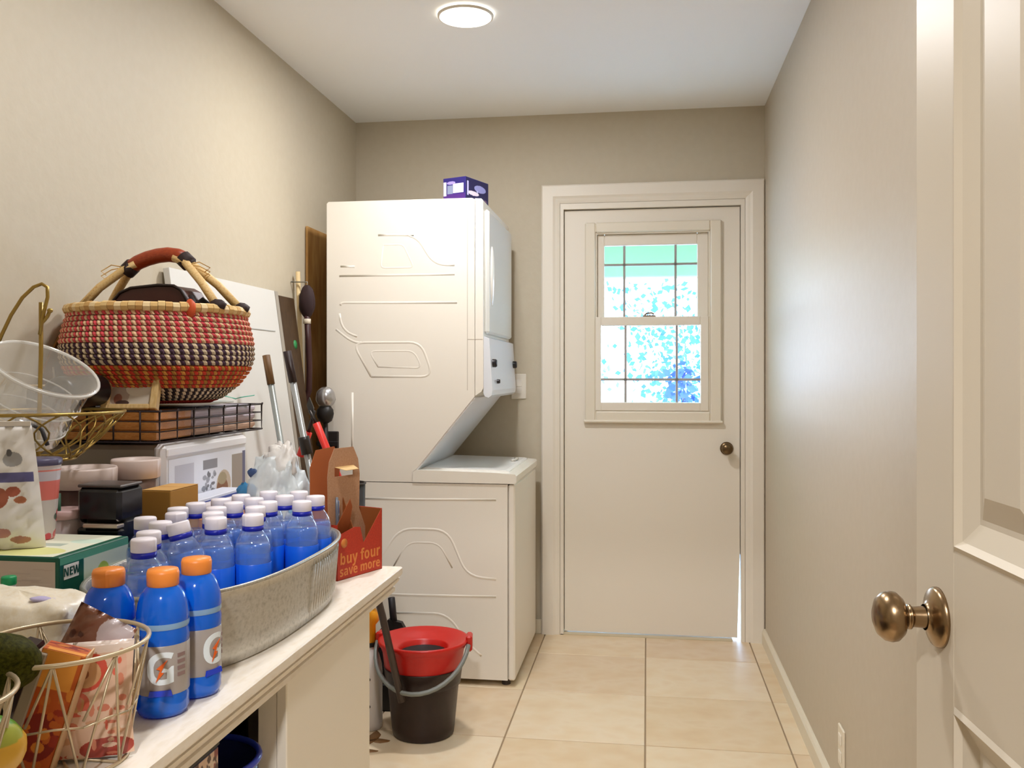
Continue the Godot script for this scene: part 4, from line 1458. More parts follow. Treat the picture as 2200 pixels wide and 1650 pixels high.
func appliance_group() -> void:
	var t := thing("countertop_appliance", "white and grey countertop oven with a food photo printed on its front", "countertop oven", V(-1.26, TOP, 2.128))
	var st := begin()
	box(st, Vector3(-0.175, 0.012, -0.212), Vector3(0.160, 0.318, 0.205), 0.010)
	part("casing", st, mat("958a80", 0.45), t)
	st = begin()
	box(st, Vector3(0.150, 0.012, -0.213), Vector3(0.180, 0.322, 0.213), 0.010)
	var f := part("front_face", st, mat("e4e2e4", 0.35), t)
	st = begin()
	quad(st, Vector3(0.1806, 0.11, 0.195), Vector3(0.1806, 0.11, -0.205), Vector3(0.1806, 0.285, -0.205), Vector3(0.1806, 0.285, 0.195))
	part("printed_panel", st, print_mat(256, 128, "e9ebf4", [[0.18, 0.3, 0.11, 0.2, "c9c8d2", 1], [0.17, 0.75, 0.12, 0.15, "cfcdd4", 1], [0.50, 0.16, 0.09, 0.06, "8c8a90", 1], [0.68, 0.5, 0.10, 0.22, "c9b8a4"], [0.66, 0.56, 0.08, 0.17, "8a5a3a"], [0.67, 0.68, 0.06, 0.08, "7a3818"], [0.66, 0.4, 0.06, 0.09, "a89878"], [0.895, 0.42, 0.095, 0.33, "9d9084", 1], [0.975, 0.42, 0.018, 0.36, "5a5878", 1]], 0.35, [[46, 0.022, 0.035, 0.40, 0.28, 0.56, 0.92, ["8e8f98", "a4a5ae", "c4c5cc", "77787f"]]]), f)
	st = begin()
	box(st, Vector3(0.178, 0.292, -0.205), Vector3(0.184, 0.312, 0.205), 0.003)
	part("top_lip", st, mat("f2f1f4", 0.3), f)
	st = begin()
	box(st, Vector3(0.178, 0.07, -0.205), Vector3(0.182, 0.095, 0.205), 0.002)
	part("blue_band", st, mat("4a56a0", 0.35), f)
	for x: float in [-0.14, 0.14]:
		for z: float in [-0.18, 0.18]:
			st = begin(true)
			lathe(st, [Vector2(0.012, 0.0), Vector2(0.014, 0.013)], 12, Transform3D(Basis(), Vector3(x, 0, z)))
			part("foot", st, mat("2a2624", 0.7), t)
	# wire tray with boards and folded linen
	t = thing("wire_tray", "shallow black wire tray on top of the countertop oven", "wire tray", V(-1.262, TOP + 0.323, 2.175))
	var wire := mat("2b1d1e", 0.45, 0.4)
	var hx := 0.178
	var hz := 0.275
	var top := 0.074
	st = begin(true)
	for y: float in [0.004, 0.028, 0.051, top]:
		var r := 0.0028 if y == top or y < 0.01 else 0.0018
		tube(st, [Vector3(-hx, y, -hz), Vector3(hx, y, -hz), Vector3(hx, y, hz), Vector3(-hx, y, hz)], r, 6, true)
	part("rails", st, wire, t)
	for k in 8:
		var z := hz - 0.002 - k * (2.0 * hz - 0.004) / 7.0
		st = begin(true)
		tube(st, [Vector3(-hx, top, z), Vector3(-hx, 0.004, z), Vector3(hx, 0.004, z), Vector3(hx, top - 0.004, z), Vector3(hx + 0.003, top + 0.004, z)], 0.0024, 6)
		part("wire", st, wire, t)
	for k in 5:
		var x := -hx + 0.05 + k * 0.065
		st = begin(true)
		tube(st, [Vector3(x, top, hz), Vector3(x, 0.004, hz), Vector3(x, 0.004, -hz), Vector3(x, top, -hz)], 0.0024, 6)
		part("wire", st, wire, t)
	var wood := grained("c98a45", 0.55, 0.02, ["d8b890", "ffffff", "e8c8a0"], Vector3(3, 14, 14), 0.0, 0.0, 4, 5)
	for k in 3:
		var o := thing("bamboo_board", ["bottom orange bamboo board of three in the wire tray", "middle orange bamboo board of three in the wire tray", "top orange bamboo board of three in the wire tray"][k], "cutting board", V(-1.265, TOP + 0.331 + 0.0225 * k, 1.99), 0.0, "bamboo boards in the wire tray")
		st = begin()
		box(st, Vector3(-0.168, 0, -0.082), Vector3(0.168, 0.0215, 0.082), 0.003)
		part("board", st, wood, o)
	for k in 3:
		var o := thing("folded_cloth", ["lowest pink folded cloth in the far part of the wire tray", "middle lilac folded cloth in the far part of the wire tray", "uppermost lilac folded cloth in the far part of the wire tray"][k], "cloth", V(-1.265, TOP + 0.331 + 0.0225 * k, 2.26), 0.0, "folded cloths in the wire tray")
		st = begin()
		box(st, Vector3(-0.168, 0, -0.178), Vector3(0.169, 0.0215, 0.178), 0.008)
		part("fold", st, mat(["d9b49c", "cbbcc4", "cfc6d2"][k], 0.9), o)
	t = thing("serving_plate", "flat pale grey plate under the woven basket", "plate", V(-1.225, TOP + 0.3990, 2.14))
	st = begin(true)
	lathe(st, [Vector2(0.0, 0.0), Vector2(0.10, 0.0), Vector2(0.150, 0.006), Vector2(0.185, 0.010), Vector2(0.185, 0.013), Vector2(0.150, 0.010), Vector2(0.10, 0.005), Vector2(0.0, 0.005)], 40)
	part("plate_body", st, mat("cfd2cc", 0.3), t)
	t = thing("teal_paper", "small folded teal paper beside the far side of the woven basket", "paper", V(-1.12, TOP + 0.4125, 2.36), 0.4)
	st = begin()
	prism(st, [Vector2(-0.045, 0.012), Vector2(-0.01, 0.004), Vector2(0.0, 0.0), Vector2(0.012, 0.004), Vector2(0.05, 0.010), Vector2(0.05, 0.0115), Vector2(0.012, 0.006), Vector2(0.0, 0.002), Vector2(-0.045, 0.0135)], -0.025, 0.025)
	part("sheet", st, mat("52c0a4", 0.6), t)
	# frame, black flask, dark box in front of the basket
	t = thing("picture_frame", "small pale wooden frame tipped back against the woven basket", "frame", V(-1.165, TOP + 0.399, 1.915), 0.20)
	t.rotation.x = -0.35
	var pale := grained("dcc08c", 0.55, 0.02, ["e0d0b0", "ffffff"], Vector3(12, 3, 12))
	for s in [[-0.062, -0.046, 0.0, 0.088], [0.046, 0.062, 0.0, 0.088], [-0.046, 0.046, 0.074, 0.088], [-0.046, 0.046, 0.0, 0.012]]:
		st = begin()
		box(st, Vector3(s[0], s[2], -0.012), Vector3(s[1], s[3], 0.012), 0.002)
		part("frame_bar", st, pale, t)
	st = begin()
	box(st, Vector3(-0.05, 0.006, -0.006), Vector3(0.05, 0.080, 0.0))
	part("backing", st, mat("b8aca0", 0.5), t)
	st = begin()
	quad(st, Vector3(-0.046, 0.012, 0.0006), Vector3(0.046, 0.012, 0.0006), Vector3(0.046, 0.074, 0.0006), Vector3(-0.046, 0.074, 0.0006))
	part("picture", st, print_mat(96, 64, "c6bcae", [[0.2, 0.6, 0.25, 0.4, "a89488"], [0.18, 0.75, 0.1, 0.2, "8a5848"], [0.3, 0.9, 0.16, 0.1, "4a3430"], [0.65, 0.35, 0.3, 0.3, "d2c8b8"]], 0.3), t)
	t = thing("black_flask", "short black flask lying in front of the pale frame", "flask", V(-1.232, TOP + 0.4385, 1.80))
	st = begin(true)
	lathe(st, [Vector2(0.0, 0.0), Vector2(0.030, 0.0), Vector2(0.036, 0.004), Vector2(0.038, 0.02), Vector2(0.036, 0.05), Vector2(0.035, 0.14), Vector2(0.028, 0.15), Vector2(0.0, 0.152)], 28, Transform3D(Basis(Vector3.RIGHT, -PI / 2 + 0.05), Vector3(0, 0.0, 0.045)))
	part("flask_body", st, mat("0e0c10", 0.35), t)
	st = begin(true)
	lathe(st, [Vector2(0.018, 0.0), Vector2(0.016, 0.004), Vector2(0.0, 0.005)], 20, Transform3D(Basis(Vector3.RIGHT, PI / 2), Vector3(0, 0, 0.045)))
	part("button", st, mat("3a3a42", 0.3), t)
	t = thing("dark_wallet", "dark brown flat case with a pale edge left of the black flask", "case", V(-1.335, TOP + 0.399, 1.92), -0.1)
	st = begin()
	box(st, Vector3(-0.075, 0, -0.04), Vector3(0.06, 0.052, 0.03), 0.004)
	part("case_body", st, mat("3a1d10", 0.5), t)
	st = begin()
	box(st, Vector3(-0.076, 0.0525, -0.041), Vector3(0.061, 0.058, 0.031), 0.002)
	part("case_lid", st, mat("c8b088", 0.6), t)
	t = thing("kraft_board", "brown rounded kraft board with a white cord between the basket and the wall", "board", V(-1.4355, TOP + 0.399, 2.02), 0.0)
	st = begin()
	prism(st, [Vector2(-0.05, 0.0), Vector2(0.10, 0.0), Vector2(0.10, 0.20), Vector2(0.06, 0.20), Vector2(0.03, 0.175), Vector2(-0.005, 0.13), Vector2(-0.035, 0.08), Vector2(-0.052, 0.03)], -0.003, 0.003, Transform3D(Basis(Vector3.UP, PI / 2), Vector3.ZERO))
	part("board_body", st, mat("9a6c34", 0.7), t)
	st = begin(true)
	tube(st, [Vector3(0.005, 0.10, -0.002), Vector3(0.007, 0.05, -0.006), Vector3(0.008, 0.002, -0.008)], 0.003, 6)
	part("cord", st, mat("efe6d8", 0.7), t)
	# papers and cartons in front of the appliance
	t = thing("peach_carton", "peach orange cardboard carton behind the water bottles under the blue boxes", "box", V(-1.012, TOP, 1.99))
	st = begin()
	box(st, Vector3(-0.058, 0, -0.09), Vector3(0.085, 0.158, 0.085), 0.002)
	part("box_body", st, mat("e0934a", 0.6), t)
	st = begin()
	box(st, Vector3(0.030, 0.1583, -0.088), Vector3(0.052, 0.160, -0.02), 0.0)
	part("open_flap", st, mat("8a5024", 0.7), t)
	t = thing("foil_box", "long blue and white wrap box lying against the countertop oven", "box", V(-1.036, TOP + 0.1585, 2.035), 0.02)
	st = begin()
	box(st, Vector3(-0.030, 0, -0.14), Vector3(0.026, 0.036, 0.15), 0.002)
	part("box_body", st, mat("d4d6e2", 0.4), t)
	st = begin()
	box(st, Vector3(0.0255, 0.016, -0.139), Vector3(0.0268, 0.029, 0.149))
	part("blue_stripe", st, mat("34489c", 0.4), t)
	t = thing("paper_roll", "rolled white paper lying in front of the blue and white wrap box", "paper roll", V(-0.988, TOP + 0.1735, 2.035), -0.10)
	st = begin(true)
	lathe(st, [Vector2(0.0, 0.0), Vector2(0.010, 0.0), Vector2(0.0145, 0.001), Vector2(0.0145, 0.29), Vector2(0.010, 0.291), Vector2(0.0, 0.291)], 20, Transform3D(Basis(Vector3.RIGHT, -PI / 2), Vector3(0, 0, 0.15)))
	part("roll", st, mat("d9d2d6", 0.6), t)
	t = thing("kraft_box", "narrow plain brown cardboard box left of the water bottles", "box", V(-1.0235, TOP, 1.842))
	st = begin()
	box(st, Vector3(-0.0325, 0, -0.06), Vector3(0.0325, 0.235, 0.06), 0.0015)
	part("box_body", st, mat("b98536", 0.7), t)
	st = begin()
	box(st, Vector3(-0.0325, 0.2352, -0.0595), Vector3(0.0325, 0.2365, -0.0015), 0.0)
	box(st, Vector3(-0.0325, 0.2352, 0.0015), Vector3(0.0325, 0.2365, 0.0595), 0.0)
	part("flap", st, mat("c99a54", 0.7), t)


# ---------------------------------------------------------------- woven basket

func woven_basket() -> void:
	var t := thing("woven_basket", "round woven straw basket banded pink, purple and orange with a leather-wrapped arched handle", "basket", V(-1.205, TOP + 0.4045, 2.115), -0.10)
	var prof := [Vector2(0.115, 0.004), Vector2(0.150, 0.018), Vector2(0.190, 0.050), Vector2(0.215, 0.084), Vector2(0.226, 0.118), Vector2(0.2245, 0.158), Vector2(0.217, 0.193), Vector2(0.207, 0.225)]
	var curve := Curve2D.new()
	for i in prof.size():
		var d: Vector2 = (prof[mini(i + 1, prof.size() - 1)] - prof[maxi(i - 1, 0)]) / 6.0
		curve.add_point(prof[i], -d, d)
	var len := curve.get_baked_length()
	var rows := 21
	var cols := 132
	var bands := [["c42a22", "cc3426", "b8231e"], ["dcc6a4", "2a1c20", "30201f"], ["d8943f", "cc3a22", "b07a30"], ["dcc8a8", "4a3044", "cdb392"], ["dcb890", "d04850", "dc6e70"]]
	var st := begin()
	var nx := 3
	for j in rows:
		for i in cols:
			var u0 := (float(i) + 0.16 * j) / cols
			var u1 := u0 + 1.0 / cols
			var h := float(j) / rows
			var band := 0 if h < 0.06 else 1 if h < 0.27 else 2 if h < 0.48 else 3 if h < 0.70 else 4
			var c: Array = bands[band]
			var pick := i % 2
			if band == 2:
				pick = [1, 0, 1, 2][i % 4]
			var col := Color(c[pick]).srgb_to_linear()
			col = col * (0.85 + 0.3 * rng.randf())
			col.a = 1.0
			var grid := []
			for b in 3:
				for a in 3:
					var s := len * (j + 0.06 + 0.88 * b / 2.0) / rows
					var p := curve.sample_baked(clampf(s, 0, len))
					var lift := 0.0045 if a == 1 and b == 1 else 0.0018 if a == 1 or b == 1 else -0.001
					var ang := TAU * (lerpf(u0, u1, 0.04 + 0.92 * a / 2.0) + (b - 1) * 0.30 / cols)
					grid.append(Vector3(cos(ang) * (p.x + lift), p.y, sin(ang) * (p.x + lift)))
			st.set_color(col)
			for b in 2:
				for a in 2:
					var k := b * 3 + a
					tri(st, grid[k], grid[k + 3], grid[k + 1])
					tri(st, grid[k + 1], grid[k + 3], grid[k + 4])
	part("weave", st, mat("ffffff", 0.8, 0.0, {"vertex_color_use_as_albedo": true}), t, "stuff")
	st = begin(true)
	var inner := [Vector2(0.0, 0.0), Vector2(0.114, 0.0)]
	lathe(st, inner, 32)
	var lining := []
	for p in prof:
		lining.append(Vector2(p.x - 0.006, p.y + 0.002))
	lining.reverse()
	lining.append(Vector2(0.0, 0.006))
	lathe(st, lining, 48)
	part("lining", st, mat("6a4a34", 0.85), t)
	# rim coil
	st = begin()
	var segs := 84
	for k in segs:
		var pts := []
		for i in 4:
			var a := TAU * (k + i / 3.0 * 0.96) / segs
			pts.append(Vector3(cos(a) * 0.207, 0.232 + 0.001 * sin(k * 1.7), sin(a) * 0.207))
		st.set_color(Color(["e2c184", "dcb676", "ead0a0", "d3a868"][k % 4]).srgb_to_linear())
		tube(st, pts, 0.0115 + 0.0006 * sin(k * 2.3), 8)
	part("rim", st, mat("ffffff", 0.75, 0.0, {"vertex_color_use_as_albedo": true}), t, "stuff")
	# handle: two canes on each side meeting in a leather grip
	var cane := grained("e8cb92", 0.6, 0.03, ["d8b078", "ffffff", "f0dcb4"], Vector3(10, 10, 10))
	var knot := mat("2a1512", 0.7)
	for sx: float in [-1.0, 1.0]:
		for sz: float in [-1.0, 1.0]:
			var foot := Vector3(sx * 0.196, 0.237, sz * 0.052)
			var grip_end := Vector3(sx * 0.084 - 0.006, 0.342 + (0.012 if sx > 0 else 0.0), sz * 0.010)
			st = begin(true)
			tube(st, [foot, foot.lerp(grip_end, 0.5) + Vector3(sx * 0.004, 0.004, sz * 0.004), grip_end, grip_end + Vector3(-sx * 0.03, 0.012, 0)], 0.0105, 10)
			part("cane", st, cane, t)
			st = begin(true)
			lump(st, foot + Vector3(0, 0.004, 0), Vector3(0.021, 0.015, 0.018), 0.2, int(sx + 2 * sz), 14)
			part("leather_knot", st, knot, t)
	st = begin(true)
	tube(st, [Vector3(-0.084, 0.345, 0), Vector3(-0.062, 0.358, 0), Vector3(-0.035, 0.367, 0), Vector3(-0.005, 0.373, 0), Vector3(0.025, 0.375, 0), Vector3(0.052, 0.371, 0), Vector3(0.072, 0.362, 0)], 0.0185, 14)
	part("leather_grip", st, grained("b04a1c", 0.45, 0.03, ["c8a090", "ffffff"], Vector3(5, 14, 14)), t)
	for e in [[Vector3(-0.096, 0.335, 0), Vector3(-0.076, 0.351, 0)], [Vector3(0.065, 0.366, 0), Vector3(0.084, 0.349, 0)]]:
		st = begin(true)
		tube(st, [e[0], e[1]], 0.0205, 12)
		part("dark_binding", st, knot, t)
	for s in [[-1.0, 0.00], [-1.0, 0.012], [1.0, 0.00], [1.0, 0.010], [1.0, 0.018]]:
		var x: float = s[0] * 0.09
		st = begin(true)
		tube(st, [Vector3(x, 0.345, 0.015), Vector3(x + s[0] * 0.035, 0.351 - s[1], 0.02), Vector3(x + s[0] * 0.065, 0.336 - s[1], 0.02), Vector3(x + s[0] * 0.05, 0.326 - s[1], 0.02)], 0.0014, 5)
		part("straw_end", st, mat("d2a866", 0.7), t)
	st = begin(true)
	lump(st, Vector3(0.170, 0.230, 0.125), Vector3(0.014, 0.022, 0.008), 0.2, 4, 12)
	part("orange_tag", st, mat("d4582a", 0.55), t)
	# what is in it
	t = thing("leather_pouch", "dark brown rounded leather pouch sticking out of the woven basket", "pouch", V(-1.205, TOP + 0.415, 2.11), -0.15)
	st = begin(true)
	prism(st, [Vector2(-0.125, 0.0), Vector2(0.125, 0.0), Vector2(0.125, 0.235), Vector2(0.118, 0.258), Vector2(0.098, 0.282), Vector2(0.075, 0.292), Vector2(0.03, 0.294), Vector2(-0.05, 0.289), Vector2(-0.085, 0.277), Vector2(-0.112, 0.252), Vector2(-0.122, 0.23)], -0.04, 0.04, Transform3D(Basis(), Vector3(0, 0.0, 0)))
	st = begin()
	prism(st, [Vector2(-0.115, 0.0), Vector2(0.115, 0.0), Vector2(0.118, 0.225), Vector2(0.110, 0.250), Vector2(0.096, 0.270), Vector2(0.075, 0.281), Vector2(0.03, 0.284), Vector2(-0.05, 0.279), Vector2(-0.082, 0.268), Vector2(-0.105, 0.246), Vector2(-0.115, 0.22)], -0.04, 0.04)
	part("pouch_body", st, mat("42140c", 0.45), t)
	st = begin(true)
	tube(st, [Vector3(-0.115, 0.22, 0.04), Vector3(-0.105, 0.246, 0.04), Vector3(-0.082, 0.268, 0.04), Vector3(-0.05, 0.279, 0.04), Vector3(0.03, 0.284, 0.04), Vector3(0.075, 0.281, 0.04), Vector3(0.096, 0.270, 0.04), Vector3(0.110, 0.250, 0.04), Vector3(0.118, 0.225, 0.04)], 0.004, 6)
	part("piping", st, mat("1f0e0c", 0.5), t)
	t = thing("black_strap", "tangle of black strap hanging over the right rim of the woven basket", "strap", V(-1.072, TOP + 0.615, 2.10))
	st = begin(true)
	tube(st, [Vector3(-0.03, 0.055, 0.02), Vector3(-0.015, 0.03, 0.035), Vector3(0.005, 0.045, 0.03), Vector3(0.02, 0.03, 0.02), Vector3(0.04, 0.04, 0.0), Vector3(0.01, 0.0, 0.0), Vector3(-0.02, -0.08, 0.0)], 0.009, 8)
	part("strap_body", st, mat("1b1416", 0.7), t)


# ---------------------------------------------------------------- fruit stand with brass wire bowl

func fruit_stand() -> void:
	var brass := mat("a88c4a", 0.35, 0.8)
	var t := thing("wire_fruit_stand", "brass wire bowl on a post with a banana hook at the left edge", "fruit stand", V(-1.207, TOP, 1.660))
	var st := begin(true)
	lathe(st, [Vector2(0.0, 0.0), Vector2(0.022, 0.0), Vector2(0.022, 0.006), Vector2(0.0, 0.008)], 20)
	tube(st, [Vector3(0, 0.005, 0), Vector3(0.0, 0.32, 0), Vector3(0.006, 0.52, 0), Vector3(0.006, 0.625, 0)], 0.0042, 8)
	part("post", st, brass, t)
	st = begin(true)
	var arc := []
	for k in 15:
		var u := k / 14.0
		arc.append(Vector3(0.006 + 0.018 * sin(u * PI) - 0.130 * u * u, 0.560 + 0.108 * sin(PI * minf(u * 1.35, 1.0) * 0.62) - 0.10 * u * u, 0.0))
	tube(st, [Vector3(0.006, 0.56, 0.004), Vector3(0.014, 0.60, 0.004), Vector3(0.022, 0.635, 0.002), Vector3(0.020, 0.655, 0), Vector3(0.008, 0.662, 0), Vector3(-0.010, 0.656, 0), Vector3(-0.035, 0.635, 0), Vector3(-0.060, 0.600, 0), Vector3(-0.080, 0.562, 0), Vector3(-0.095, 0.53, 0)], 0.0036, 8)
	part("banana_hook", st, brass, t)
	st = begin(true)
	tube(st, [Vector3(0.007, 0.583, 0), Vector3(0.014, 0.588, 0.002), Vector3(0.022, 0.596, 0.003), Vector3(0.027, 0.606, 0.003)], 0.0036, 8)
	lump(st, Vector3(0.028, 0.608, 0.003), Vector3(0.006, 0.005, 0.005), 0.0, 0, 10)
	part("side_hook", st, brass, t)
	st = begin(true)
	tube(st, ring_pts(Vector3(0, 0.405, 0), 0.160, 48), 0.0034, 8, true)
	part("rim", st, brass, t)
	st = begin(true)
	tube(st, ring_pts(Vector3(0, 0.312, 0), 0.068, 32), 0.003, 8, true)
	for k in 3:
		tube(st, [Vector3(0, 0.312, 0), Vector3(cos(k * 2.1) * 0.068, 0.312, sin(k * 2.1) * 0.068)], 0.0025, 6)
	part("base_ring", st, brass, t)
	for k in 14:
		for way: float in [-1.0, 1.0]:
			var pts := []
			for i in 9:
				var u := i / 8.0
				var a := TAU * k / 14.0 + way * 0.42 * sin(PI * u) + way * 0.25 * u
				var r := lerpf(0.068, 0.162, pow(u, 0.85))
				pts.append(Vector3(cos(a) * r, 0.312 + 0.093 * u, sin(a) * r))
			st = begin(true)
			tube(st, pts, 0.002, 5)
			part("wire", st, brass, t)
	t = thing("clear_container", "large clear plastic container lying tilted in the brass wire bowl", "container", V(-1.215, TOP + 0.412, 1.640))
	t.basis = Basis(Vector3(0, 0, 1), -0.55) * Basis(Vector3.RIGHT, 0.15)
	st = begin(true)
	var wall := [Vector2(0.0, -0.055), Vector2(0.070, -0.055), Vector2(0.078, -0.048), Vector2(0.094, 0.085), Vector2(0.102, 0.088), Vector2(0.102, 0.098), Vector2(0.099, 0.098), Vector2(0.0915, 0.086), Vector2(0.076, -0.046), Vector2(0.0, -0.052)]
	lathe(st, wall, 36)
	part("container_body", st, pane_mat("f6f3ec", 0.17, 0.05), t)
	st = begin(true)
	tube(st, ring_pts(Vector3(0, 0.094, 0), 0.102, 40), 0.003, 6, true)
	part("rolled_rim", st, pane_mat("fbfaf6", 0.5, 0.1), t)
	st = begin(true)
	tube(st, ring_pts(Vector3(0, -0.02, 0), 0.083, 40), 0.0018, 5, true)
	part("moulded_ring", st, pane_mat("fbfaf6", 0.4, 0.1), t)
	st = begin(true)
	tube(st, ring_pts(Vector3(0, 0.03, 0), 0.089, 40), 0.0018, 5, true)
	part("moulded_ring", st, pane_mat("fbfaf6", 0.4, 0.1), t)
	t = thing("extension_lead", "loop of dark cord and a brown plug inside the brass wire bowl", "cord", V(-1.165, TOP + 0.340, 1.605))
	st = begin(true)
	tube(st, [Vector3(-0.045, 0.0, 0.02), Vector3(-0.035, 0.035, 0.02), Vector3(-0.01, 0.048, 0.02), Vector3(0.02, 0.035, 0.02), Vector3(0.032, 0.005, 0.02)], 0.004, 8)
	part("cord_loop", st, mat("3a3a40", 0.5), t)
	st = begin(true)
	lump(st, Vector3(-0.028, 0.004, 0.024), Vector3(0.012, 0.016, 0.01), 0.1, 2, 12)
	part("plug", st, mat("3c1c0c", 0.5), t)


# ---------------------------------------------------------------- green box and what stands on and behind it

func behind_box() -> void:
	var t := thing("green_tea_box", "dark green box with lime pictures and the word NEW, left of the water bottles", "box", V(-1.128, TOP, 1.4825))
	var hx := 0.162
	var hz := 0.1025
	var h := 0.176
	var st := begin()
	box(st, Vector3(-hx, 0, -hz), Vector3(hx, h, hz), 0.0015)
	part("box_body", st, mat("0c5a44", 0.45), t)
	st = begin()
	quad(st, Vector3(-hx + 0.002, h + 0.0006, hz - 0.002), Vector3(hx - 0.012, h + 0.0006, hz - 0.002), Vector3(hx - 0.012, h + 0.0006, -hz + 0.002), Vector3(-hx + 0.002, h + 0.0006, -hz + 0.002))
	part("printed_top", st, print_mat(160, 96, "eef0d8", [[0.75, 0.80, 0.22, 0.18, "e6e69a"], [0.30, 0.85, 0.25, 0.16, "f0ecb8"], [0.66, 0.5, 0.18, 0.06, "b8c4b4", 1], [0.4, 0.35, 0.2, 0.05, "d0dcc8", 1], [0.9, 0.3, 0.1, 0.1, "d8ecd8"]], 0.45), t)
	st = begin()
	quad(st, Vector3(-hx + 0.002, 0.112, hz + 0.0006), Vector3(hx - 0.006, 0.112, hz + 0.0006), Vector3(hx - 0.006, h - 0.008, hz + 0.0006), Vector3(-hx + 0.002, h - 0.008, hz + 0.0006))
	part("pale_panel", st, print_mat(160, 48, "d2bfaf", [], 0.5, [[40, 0.05, 0.02, 0.05, 0.2, 0.95, 0.8, ["cbb6a6", "c4b0a2", "d8c6b6"]]]), t)
	st = begin()
	quad(st, Vector3(hx + 0.0006, 0.002, hz - 0.002), Vector3(hx + 0.0006, 0.002, -hz + 0.002), Vector3(hx + 0.0006, h - 0.002, -hz + 0.002), Vector3(hx + 0.0006, h - 0.002, hz - 0.002))
	part("printed_side", st, print_mat(128, 128, "cfdcc8", [[0.10, 0.5, 0.10, 0.5, "0a5444", 1], [0.22, 0.25, 0.10, 0.26, "0a5444", 1], [0.5, 0.03, 0.5, 0.035, "5aa486", 1], [0.36, 0.74, 0.22, 0.34, "a3bf3e"], [0.37, 0.74, 0.18, 0.29, "c4d468"], [0.60, 0.30, 0.10, 0.14, "a8c04c"], [0.74, 0.38, 0.09, 0.10, "96b43c"], [0.66, 0.6, 0.2, 0.2, "dbe6d2"], [0.70, 0.86, 0.2, 0.10, "14382e"]], 0.4), t)
	st = begin()
	box(st, Vector3(hx + 0.0004, h - 0.040, hz - 0.052), Vector3(hx + 0.0012, h - 0.016, hz - 0.012))
	part("word_panel", st, mat("f0eee6", 0.5), t)
	letters("NEW", 0.014, mat("0a4a3c", 0.5), t, facing(Vector3(hx + 0.0016, h - 0.028, hz - 0.032), Vector3.RIGHT))
	# granola bag on the box
	t = thing("snack_bag", "white snack pouch with a navy band and brown nuts standing on the green box", "bag", V(-1.122, TOP + 0.1775, 1.435), 0.30)
	st = begin(true)
	pouch(st, 0.160, 0.214, 0.060, 0.009, 3, 0.6, Transform3D(), 0.30)
	part("pouch_body", st, print_mat(128, 192, "f4f1ee", [[0.5, 0.42, 0.45, 0.035, "5c5a90", 1], [0.72, 0.27, 0.12, 0.06, "a8a8aa"], [0.68, 0.22, 0.04, 0.03, "5a5a60"], [0.52, 0.58, 0.16, 0.09, "a85a40"], [0.72, 0.53, 0.08, 0.04, "a8543c"], [0.8, 0.60, 0.06, 0.03, "b8704c"], [0.6, 0.86, 0.10, 0.04, "c48a80"], [0.78, 0.92, 0.10, 0.03, "b88070"], [0.35, 0.6, 0.1, 0.06, "8a4a34"]], 0.35, [], 3, 0.4), t)
	st = begin()
	box(st, Vector3(-0.055, 0.2125, -0.0012), Vector3(0.055, 0.221, 0.0012), 0.0005)
	part("sealed_edge", st, mat("efe9e4", 0.4), t)
	# tumbler
	t = thing("floral_tumbler", "pink tumbler with red flowers and a dark blue rim beside the white snack pouch", "tumbler", V(-1.110, TOP + 0.1775, 1.530))
	st = begin(true)
	lathe(st, [Vector2(0.0, 0.0), Vector2(0.024, 0.0), Vector2(0.026, 0.003), Vector2(0.0365, 0.136)], 32)
	part("tumbler_body", st, print_mat(192, 128, "d8cdca", [[0.5, 0.22, 0.5, 0.17, "e8786c", 1], [0.5, 0.12, 0.5, 0.05, "cfc8d0", 1]], 0.3, [[26, 0.035, 0.05, 0, 0.45, 1, 0.95, ["c81e28", "d83440", "d83440", "e8a0a0", "5a6a60"]], [14, 0.06, 0.06, 0, 0.72, 1, 0.95, ["e07870", "d8404c"]]], 8, 0.5), t)
	st = begin(true)
	lathe(st, [Vector2(0.0365, 0.136), Vector2(0.0385, 0.138), Vector2(0.0385, 0.147), Vector2(0.035, 0.149), Vector2(0.0, 0.148)], 32)
	part("lid", st, mat("56526e", 0.35), t)
	# tubs
	tub_jar("food_tub", "tall dark plastic tub with a wide pinkish white lid behind the green box", V(-1.166, TOP, 1.745), 0.064, 0.287, "3a0f10")
	tub_jar("food_tub", "smaller food tub with a pale square-edged lid behind the tall dark tub", V(-1.110, TOP, 1.850), 0.049, 0.296, "5a3a26")
	# small cup with a green stirrer
	t = thing("small_cup", "small clear cup with a pinkish lid in front of the dark tub", "cup", V(-1.128, TOP, 1.628))
	st = begin(true)
	lathe(st, [Vector2(0.0, 0.0), Vector2(0.026, 0.0), Vector2(0.028, 0.003), Vector2(0.035, 0.205), Vector2(0.033, 0.205), Vector2(0.026, 0.006), Vector2(0.0, 0.005)], 28)
	part("cup_body", st, pane_mat("ead8d4", 0.5, 0.1), t)
	st = begin(true)
	lathe(st, [Vector2(0.0355, 0.200), Vector2(0.038, 0.202), Vector2(0.038, 0.214), Vector2(0.034, 0.218), Vector2(0.030, 0.215), Vector2(0.0, 0.214)], 28)
	part("lid", st, mat("c9a9a6", 0.4), t)
	st = begin(true)
	tube(st, [Vector3(-0.008, 0.05, 0.006), Vector3(-0.008, 0.248, 0.006)], 0.0045, 10)
	part("green_stirrer", st, mat("0c4a2a", 0.4), t)
	# black coffee maker
	t = thing("coffee_maker", "small black coffee machine with a silver drip tray beside the brown box", "coffee machine", V(-1.042, TOP, 1.645))
	st = begin()
	box(st, Vector3(-0.046, 0, -0.045), Vector3(0.046, 0.20, 0.02), 0.006)
	box(st, Vector3(-0.046, 0.195, -0.045), Vector3(0.046, 0.262, 0.040), 0.008)
